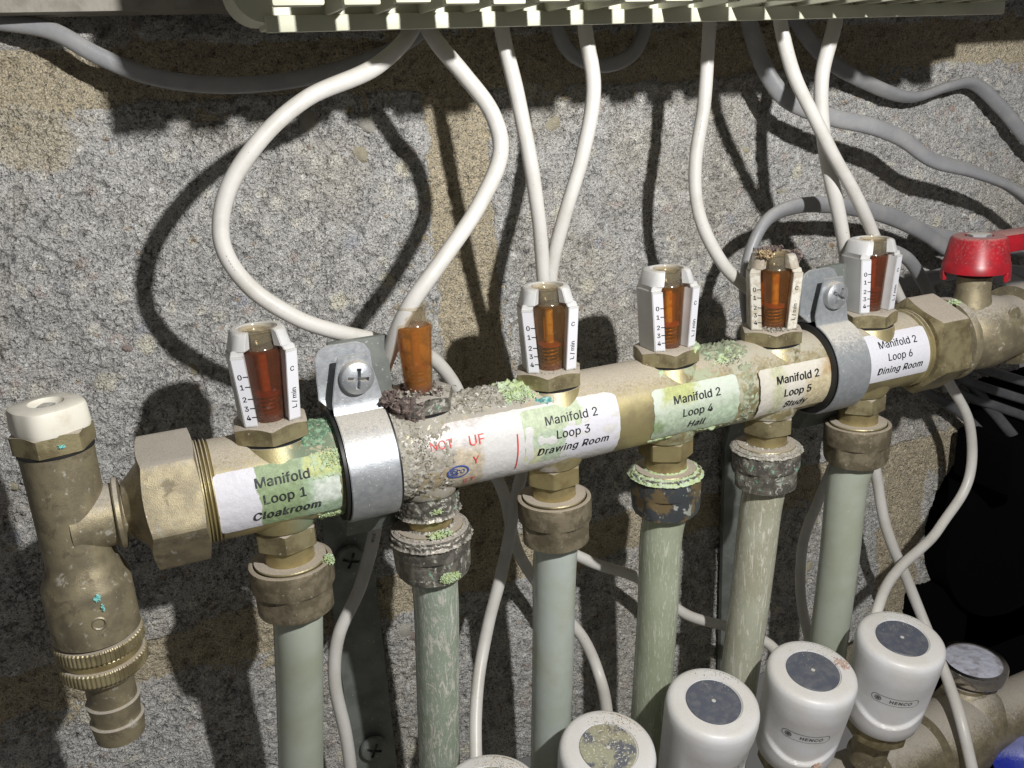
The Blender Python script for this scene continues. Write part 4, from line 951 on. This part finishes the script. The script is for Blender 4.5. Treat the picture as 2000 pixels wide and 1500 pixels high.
# ------------------------------------------------------------------ white flat cables
def P3(l): return [tuple(at(*p)) for p in l]
cabs = [
 ('white cable looping far left from the box and passing behind the bare amber gauge', [(828, -40, 25), (812, 50, 18), (740, 128, 12), (600, 196, 9), (502, 280, 8), (443, 380, 8), (438, 480, 8), (490, 562, 8), (575, 618, 8), (660, 648, 10), (742, 665, 18), (830, 690, 28), (885, 750, 34), (930, 860, 40), (985, 960, 46), (1012, 1080, 48), (1075, 1170, 46), (1140, 1250, 40), (1172, 1330, 30), (1190, 1420, 0)], 3.05),
 ('white cable bulging right then crossing down in front of the shiny clamp screw', [(815, -40, 22), (835, 50, 14), (903, 145, 8), (962, 225, 6), (978, 290, 4), (940, 390, 0), (868, 500, -4), (800, 600, -4), (762, 680, 4), (740, 760, 18), (736, 900, 38), (732, 1040, 45), (705, 1140, 46), (662, 1240, 44), (653, 1320, 42), (672, 1420, 40), (690, 1560, 38)], 3.15),
 ('white cable running down to the back of the loop 3 gauge, left of the pair', [(972, -40, 20), (980, 50, 14), (1006, 180, 10), (1038, 340, 8), (1057, 460, 10), (1064, 560, 14), (1062, 700, 24), (1040, 850, 34), (1012, 960, 34), (988, 1080, 30), (950, 1240, 24), (930, 1380, 10), (930, 1500, -5)], 3.0),
 ('white cable running down to the back of the loop 3 gauge, right of the pair', [(1136, -40, 16), (1144, 50, 12), (1160, 170, 8), (1138, 300, 8), (1102, 430, 10), (1078, 540, 16), (1078, 720, 30), (1082, 900, 48), (1098, 1060, 50), (1150, 1095, 48), (1250, 1130, 44), (1340, 1200, 40), (1440, 1230, 36), (1510, 1265, 20), (1550, 1340, 0)], 3.0),
 ('white cable hanging between the loop 4 and loop 5 gauges', [(1388, -40, 18), (1385, 50, 22), (1374, 200, 22), (1357, 320, 22), (1370, 430, 20), (1412, 515, 18), (1470, 570, 18), (1560, 640, 26), (1640, 760, 36), (1635, 880, 40), (1598, 980, 42), (1570, 1060, 42), (1565, 1160, 42), (1580, 1250, 34), (1600, 1340, 10)], 3.0),
 ('white cable crossing over its neighbour and looping round right of the manifold', [(1518, -40, 6), (1524, 40, 4), (1550, 140, 2), (1612, 270, 0), (1672, 385, 2), (1715, 480, 8), (1755, 580, 16), (1800, 660, 24), (1850, 740, 30), (1893, 830, 30), (1893, 930, 28), (1835, 1035, 22), (1755, 1110, 10), (1715, 1185, -8), (1700, 1260, -18)], 2.95),
 ('white cable passing behind the crossing one and running to the bottom right corner', [(1640, -40, 12), (1632, 40, 10), (1606, 150, 10), (1608, 270, 9), (1632, 390, 8), (1650, 490, 12), (1668, 620, 26), (1688, 780, 38), (1708, 910, 40), (1738, 1050, 34), (1790, 1180, 26), (1840, 1300, 4), (1880, 1420, -22), (1908, 1560, -38)], 3.3)]
faint_print = M('faint_print', (.20, .20, .20), .5, 0, (.45, .44, .42), .8, .45, .6)
for n_, (lb, pts, r) in enumerate(cabs):
    r *= .87
    cb = tag(tube('white_cable', P3(pts), r, white_pvc, n=24, step=1.6, flat=1.0, wob=.05), lb, 'cable', 'white cables hanging from the wiring box')
    if n_ == 1: cable_print('cable_print', pts, r, at(738, 1040, 45), '(VDE)', 2.2, text_grey, cb)
    if n_ == 0: cable_print('cable_print', pts, r, at(458, 510, 8), '- - -- - -', 1.6, faint_print, cb)
    if n_ == 4: cable_print('cable_print', pts, r, at(1372, 250, 22), '-- - -- -', 1.6, faint_print, cb)
# ------------------------------------------------------------------ grey cables
gc = [
 ('grey cable sagging under the board at the upper left', [(-120, 20, 60), (-20, 38, 60), (100, 60, 58), (190, 108, 56), (290, 148, 55), (420, 166, 54), (560, 158, 54), (680, 130, 54), (780, 90, 54), (840, 40, 54), (850, -40, 54)], 2.7, 1.3, [0, 0, 0, 0]),
 ('grey cable making a small round loop below the box', [(1080, -60, 58), (1085, 40, 58), (1110, 98, 58), (1175, 128, 58), (1235, 105, 58), (1260, 50, 58), (1262, -60, 58)], 2.8, 1.3, [0, 0]),
 ('long twisted flat grey cable crossing the wall to the right edge, lower one', [(1440, -40, 52), (1462, 40, 50), (1492, 130, 48), (1535, 192, 44), (1620, 228, 38), (1700, 246, 34), (1760, 270, 34), (1820, 312, 34), (1900, 335, 34), (1980, 370, 34), (2080, 460, 34)], 3.0, 1.55, [1.2, 1.0, .2, 0, -.6, -1.3, -1.5]),
 ('wavy flat grey cable crossing the wall to the right edge, upper one', [(1520, -60, 56), (1555, 40, 56), (1610, 110, 56), (1680, 155, 58), (1780, 190, 60), (1850, 170, 60), (1900, 163, 60), (1955, 210, 58), (2010, 275, 56), (2080, 340, 56)], 2.8, 1.5, [0, .4, 1.2, .8, -.2]),
 ('grey cable arching behind the loop 5 and loop 6 gauges', [(1462, 640, 26), (1455, 560, 26), (1466, 490, 26), (1498, 430, 28), (1560, 402, 32), (1650, 404, 38), (1730, 420, 42), (1800, 452, 46), (1870, 500, 50), (2000, 560, 54)], 3.1, 1.6, [.9, .9, .8, .2, -.2, 0]),
 ('grey cable bending behind the loop 6 gauge towards the red lever', [(1560, 610, 40), (1600, 560, 40), (1660, 515, 38), (1720, 488, 36), (1765, 500, 36), (1800, 545, 40), (1830, 620, 50), (1850, 760, 56)], 3.0, 1.25, [0, .5, .2]),
 ('grey cable running level behind the red lever', [(1800, 452, 54), (1860, 466, 54), (1960, 480, 52), (2080, 500, 50)], 3.4, 1.4, [0, 0]),
 ('grey cable running behind the ball valve below the red lever', [(1700, 560, 60), (1800, 545, 60), (1900, 528, 58), (2080, 540, 56)], 3.6, 1.3, [0, 0]),
 ('dark grey cable curving under the ball valve, upper of the three', [(1850, 690, 60), (1900, 715, 56), (1950, 730, 52), (2080, 770, 50)], 2.8, 1.2, [0, 0]),
 ('dark grey cable curving under the ball valve, middle of the three', [(1840, 720, 62), (1890, 745, 58), (1950, 765, 55), (2080, 805, 52)], 2.7, 1.2, [0, 0]),
 ('dark grey cable curving under the ball valve, lowest of the three', [(1820, 730, 64), (1880, 770, 60), (1950, 795, 58), (2080, 840, 54)], 2.8, 1.2, [0, 0]),
]
gc += [
 ('dark grey cable dropping behind the right end of the manifold, left of two', [(1745, 700, 60), (1800, 760, 60), (1880, 810, 58), (1960, 900, 54), (2020, 1010, 50)], 2.6, 1.3, [0, .4]),
 ('dark grey cable dropping behind the right end of the manifold, right of two', [(1860, 700, 62), (1920, 780, 60), (1985, 860, 58), (2060, 960, 54)], 3.0, 1.3, [0, .4])]
for lb, pts, r, fl, tw in gc:
    r *= .82
    tag(tube('grey_cable', P3(pts), r, dark_pvc if 'under the ball valve' in lb or 'dark grey' in lb else grey_pvc, n=24, flat=fl, twist=tw, step=1.6), lb, 'cable', 'grey cables lying against the wall')

# ------------------------------------------------------------------ wiring box at the top
bx = thing('wiring_box', 'cream plastic wiring box with a slotted lower edge above the white cables', 'wiring box', (150, 20, 137))
def B(x0, x1, y0, y1, z0, z1, bev=0): return (x0-150, x1-150, y0-20, y1-20, z0-137, z1-137, None, bev)
def tray(y0, y1, zb, zt, xr0, xr1, rc):
    pts = [(xr0, zt)]
    for k in range(9): a = PI+PI/2*k/8; pts.append((xr0+rc+rc*math.cos(a), zb+rc+rc*math.sin(a)))
    pts += [(279, zb), (284, zb+.2), (xr1, zb+4), (xr1, zt)]; n = len(pts)
    V = [(x-150, y0-20, z-137) for x, z in pts]+[(x-150, y1-20, z-137) for x, z in pts]
    F = [tuple(range(n))]+[tuple(range(2*n-1, n-1, -1))]+[(k, k+n, (k+1) % n+n, (k+1) % n) for k in range(n)]
    return V, F
V, F = tray(-9, 10, 138.0, 188, 5, 318, 9); MB().add(V, F).build('tray', cream, bx, 30)
MB().box(*B(20, 300, 10, 46, 148, 186, 1)).build('back_box', cream, bx, 30)
for x0, x1 in ((14, 27.5), (38, 50), (60, 84), (97, 116), (126, 160), (168, 200), (209, 246), (252, 280)):
    MB().box(*B(x0, x1, -8.5, 8, 136.8, 138.2, .4)).build('bottom_lip', cream, bx)
MB().box(*B(13, 300, -11.0, -8.8, 135.3, 139.8, .4)).build('bottom_rail', cream, bx)
x = 27.0; k = 0
MB().box(*B(11, 24.5, -36, -32.5, 139.6, 150, .8)).build('cover_tooth', cream, bx, 40)
while x < 283:
    MB().box(*B(x+2.3, x+12.2, -36, -32.5, 139.6+.4*math.sin(k*1.7), 150, .5)).build('cover_tooth', cream, bx, 40)
    MB().box(*B(x+2.9, x+4.1, -32.6, -8.9, 139.4, 150, .2)).build('rib', cream, bx, 0)
    MB().box(*B(x+5.5, x+10.5, -30, -8.9, 142.6, 144.0, .2)).build('shelf', cream, bx, 0)
    x += 13.9; k += 1
V, F = tray(-36, -8.8, 149.6, 188, 10.5, 290, 4); MB().add([(min(q[0], 138), q[1], q[2]) for q in V], F).build('cover', cream, bx, 30)

# ------------------------------------------------------------------ actuators on the lower manifold
def actuator(px, py, label, disc, tilt=.20, Y=-30, spin=0.0, text=True, dusty=False):
    top = at(px, py+7, Y); H = 51.0*.95
    base = (top[0], Y+math.sin(tilt)*H, top[2]-math.cos(tilt)*H)
    a = thing('valve_actuator', label, 'actuator', base, 'white valve actuators in the bottom row', (tilt, 0, 0)); a.scale = (.95, .95, .95)
    def rfa(th, r, z):
        return r
    prof = [(15.0, 0), (16.8, .2), (17.4, 1.2), (18.3, 6)]+[(18.3+1.8*(q_-6)/38, q_) for q_ in (8, 9, 9.6, 10.2, 10.8, 11.4, 12, 12.6, 13.2, 14, 15, 16, 17, 18, 20, 23, 26, 29, 32, 35, 38, 41)]+[(20.1, 44), (20.0, 47.4), (19.4, 49.6), (18.2, 50.7), (16.6, 51.0), (12.4, 51.0), (12.2, 50.4), (11.9, 50.2)]
    def front_dip(th, r, z):
        # shallow concave swoosh across the lower front
        q = (th+PI/2+PI) % (2*PI)-PI
        q = (th+PI/2-spin+PI) % (2*PI)-PI
        lim = 9.5+7.5*(q/1.0)**2; a_ = max(0, 1-(abs(q)/1.05)**4)
        return r-1.7*a_*min(1, max(0, (z-lim)/1.1))*min(1, max(0, (38-z)/14))
    MB().lathe(prof, 96, rf=front_dip).build('housing', act_white, a, 50)
    d_ = MB().lathe([(11.75, 49.6), (11.75, 50.7), (11.5, 50.95), (.01, 51.0)], 64).build('position_disc', disc, a, 40)
    MB().lathe([(.9, 50.9), (.9, 51.25), (.6, 51.4), (.01, 51.4)], 16).build('centre_pin', zinc_dull, a)
    def mp(u, v):
        r = 19.75+.0; th = -PI/2+spin+u/20.0; rr = front_dip(th, 18.3+1.8*(v-6)/38, v)+.09; return (rr*math.cos(th), rr*math.sin(th), v)
    if text:
        text_on('printed_name', [('HENCO', 4.1, 2.6, 26.5, dict(bold=3.0, spacing=1.16, shear=.1))], mp, text_grey, a)
        mb = MB(); n = 40
        def pill(u0, hl, r):
            out = []
            for k in range(n):
                th = 2*PI*k/n; cx = hl if math.cos(th) > 0 else -hl; out.append((u0+cx+r*math.cos(th), 26.5+r*math.sin(th)))
            return out
        def sub(p, q, m_=10): return [(p[0]+(q[0]-p[0])*k/m_, p[1]+(q[1]-p[1])*k/m_) for k in range(m_)]
        A, B_ = pill(0, 9.6, 2.7), pill(0, 9.6, 2.4); A2, B2 = [], []
        for k in range(n):
            ms = 10 if math.hypot(A[k][0]-A[(k+1) % n][0], A[k][1]-A[(k+1) % n][1]) > 3 else 1
            A2 += sub(A[k], A[(k+1) % n], ms); B2 += sub(B_[k], B_[(k+1) % n], ms)
        N_ = len(A2); mb.add([mp(*q) for q in A2]+[mp(*q) for q in B2], [(k, (k+1) % N_, N_+(k+1) % N_, N_+k) for k in range(N_)])
        for r0, r1 in ((1.75, 1.3), (1.0, .0)):
            V = []; 
            for k in range(24): th = 2*PI*k/24; V += [mp(-8.9+r0*math.cos(th), 26.5+r0*math.sin(th)), mp(-8.9+r1*math.cos(th), 26.5+r1*math.sin(th))]
            mb.add(V, [(2*k, 2*((k+1) % 24), 2*((k+1) % 24)+1, 2*k+1) for k in range(24)])
        mb.build('printed_badge', text_grey, a, 0)
    MB().nut(15.5, -9, 0, 8, .2, .4).build('brass_ring', brass_nut, a)
    MB().lathe([(9, -32), (9, -9)], 40).build('stem', brass_cast, a)
    shf = lambda p: Vector((p.x, p.y, 51.1 if math.hypot(p.x, p.y) < 17 else 50.6))
    flakes('dust_crumbs', (8, 9, 51), (14, 12, .1), 420 if dusty else 130, .24, crust_grey if not dusty else crust_straw, a, seed=int(px), shell=lambda p: Vector((p.x*min(1, 17/max(.1, math.hypot(p.x, p.y))), p.y*min(1, 17/max(.1, math.hypot(p.x, p.y))), 51.1)))
    return a
actuator(957, 1535, 'dust-covered actuator only just showing at the bottom edge, leftmost', disc_dusty, .06, dusty=True, text=False)
actuator(1188, 1453, 'white actuator whose dark disc is half hidden by yellowish dust, right of loop 3 pipe', disc_dusty, .24, spin=-.2, dusty=True)
actuator(1394, 1362, 'white actuator with a clean slate disc, in front of the loop 4 pipe', disc_slate, .22, spin=-.12)
a4 = actuator(1588, 1302, 'white actuator with pink flakes on its rim and front, left of the highest one', disc_slate, .20, spin=-.62)
a5 = actuator(1762, 1238, 'highest rightmost white actuator with a shiny dark disc and a brass ring below', disc_slate, .18, spin=-.66)
flakes('pink_flakes', (15, -2, 51), (3, 5, .2), 110, .6, M('pink_flake', (.45, .27, .25), .8, 0, (.5, .4, .3), .4), a4, seed=61)
flakes('pink_flakes', (-5, -19.3, 11), (3, .6, 2.5), 40, .8, bpy.data.materials['pink_flake'], a4, seed=62)

# lower manifold, thermometer, blue handle
lm = thing('return_manifold', 'cast brass return manifold and valve body in the bottom right corner', 'manifold', (330, -5, -225))
mb = MB().lathe([(14, -330), (14, -60), (17.5, -59), (17.5, -44), (15, -43), (15, -24), (19, -22), (20.5, -10), (21, 4), (17, 14), (16, 40), (16, 120)], 64, AX)
mb.lathe([(15, 0), (15, 12), (12, 20), (9.6, 23), (9.6, 25), (7, 25.5)], 56, T(13, 6, 0))
mb.lathe([(17, -14), (20.5, -4), (21, 2), (19.5, 9), (15.5, 16), (11, 20.5), (9, 22)], 56, T(14, 4, 0))
mb.build('body', brass_cast, lm)
tg = thing('dial_thermometer', 'round chrome-rimmed dial thermometer lying face up with a clouded glass', 'thermometer', (348, 3, -189))
tilt = Matrix.Rotation(.06, 4, 'X')
MB().lathe([(15.6, -7.6), (17.0, -7.0), (17.3, -5.8), (17.3, -.9), (16.8, 0), (14.6, .2), (14.2, -.6)], 72, tilt, capt=False).build('chrome_rim', chrome, tg)
MB().lathe([(14.3, -.7), (14.2, -.4), (9, .3), (.01, .6)], 48, tilt, capb=False).build('clouded_glass', dial_white, tg)
MB().lathe([(4.5, -16), (4.5, -7.6)], 32).build('stem', brass_cast, tg)
bh = thing('blue_handle', 'dusty blue plastic valve handle cut by the bottom right corner', 'handle', (at(1990, 1490, -25)[0], -25, at(1990, 1490, -25)[2]))
MB().lathe([(10, -10), (12, -9), (12.8, -2), (12.4, 6), (11, 8), (6, 8.4), (.01, 8.4)], 48, Matrix.Rotation(.9, 4, 'X') @ Matrix.Rotation(.5, 4, 'Y'), rf=lambda th, r, z: r*(1+.06*math.cos(5*th))).build('knob', blue_plastic, bh)
MB().box(-4, 40, -4, 4, -3, 4, None, 1).build('lever', blue_plastic, bh)

# black pump housing at the right, its outline also standing in for shadow
pu = thing('pump_and_shade', 'matt black pump housing at the right edge, its outline standing in for shadow', 'pump', (420, 53, -120))
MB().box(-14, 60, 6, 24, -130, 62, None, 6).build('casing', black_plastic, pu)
MB().lathe([(20, -24), (58, -22), (62, -16), (62, 0), (50, 6), (20, 8)], 72, T(22, 0, -34) @ AY).build('shadow_edge_cover', black_plastic, pu)  # round cover shaped to give the curved edge of the shadow
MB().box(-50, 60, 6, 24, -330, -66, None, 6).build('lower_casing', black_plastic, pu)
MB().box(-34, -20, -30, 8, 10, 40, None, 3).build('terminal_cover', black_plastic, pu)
# cupboard floor far below
me = MB().box(-150, 560, -320, 130, -402, -400); o = me.build('floor', trunk_mat, None, 0); o['kind'] = 'structure'; o['label'] = 'dark floor under the pipework'
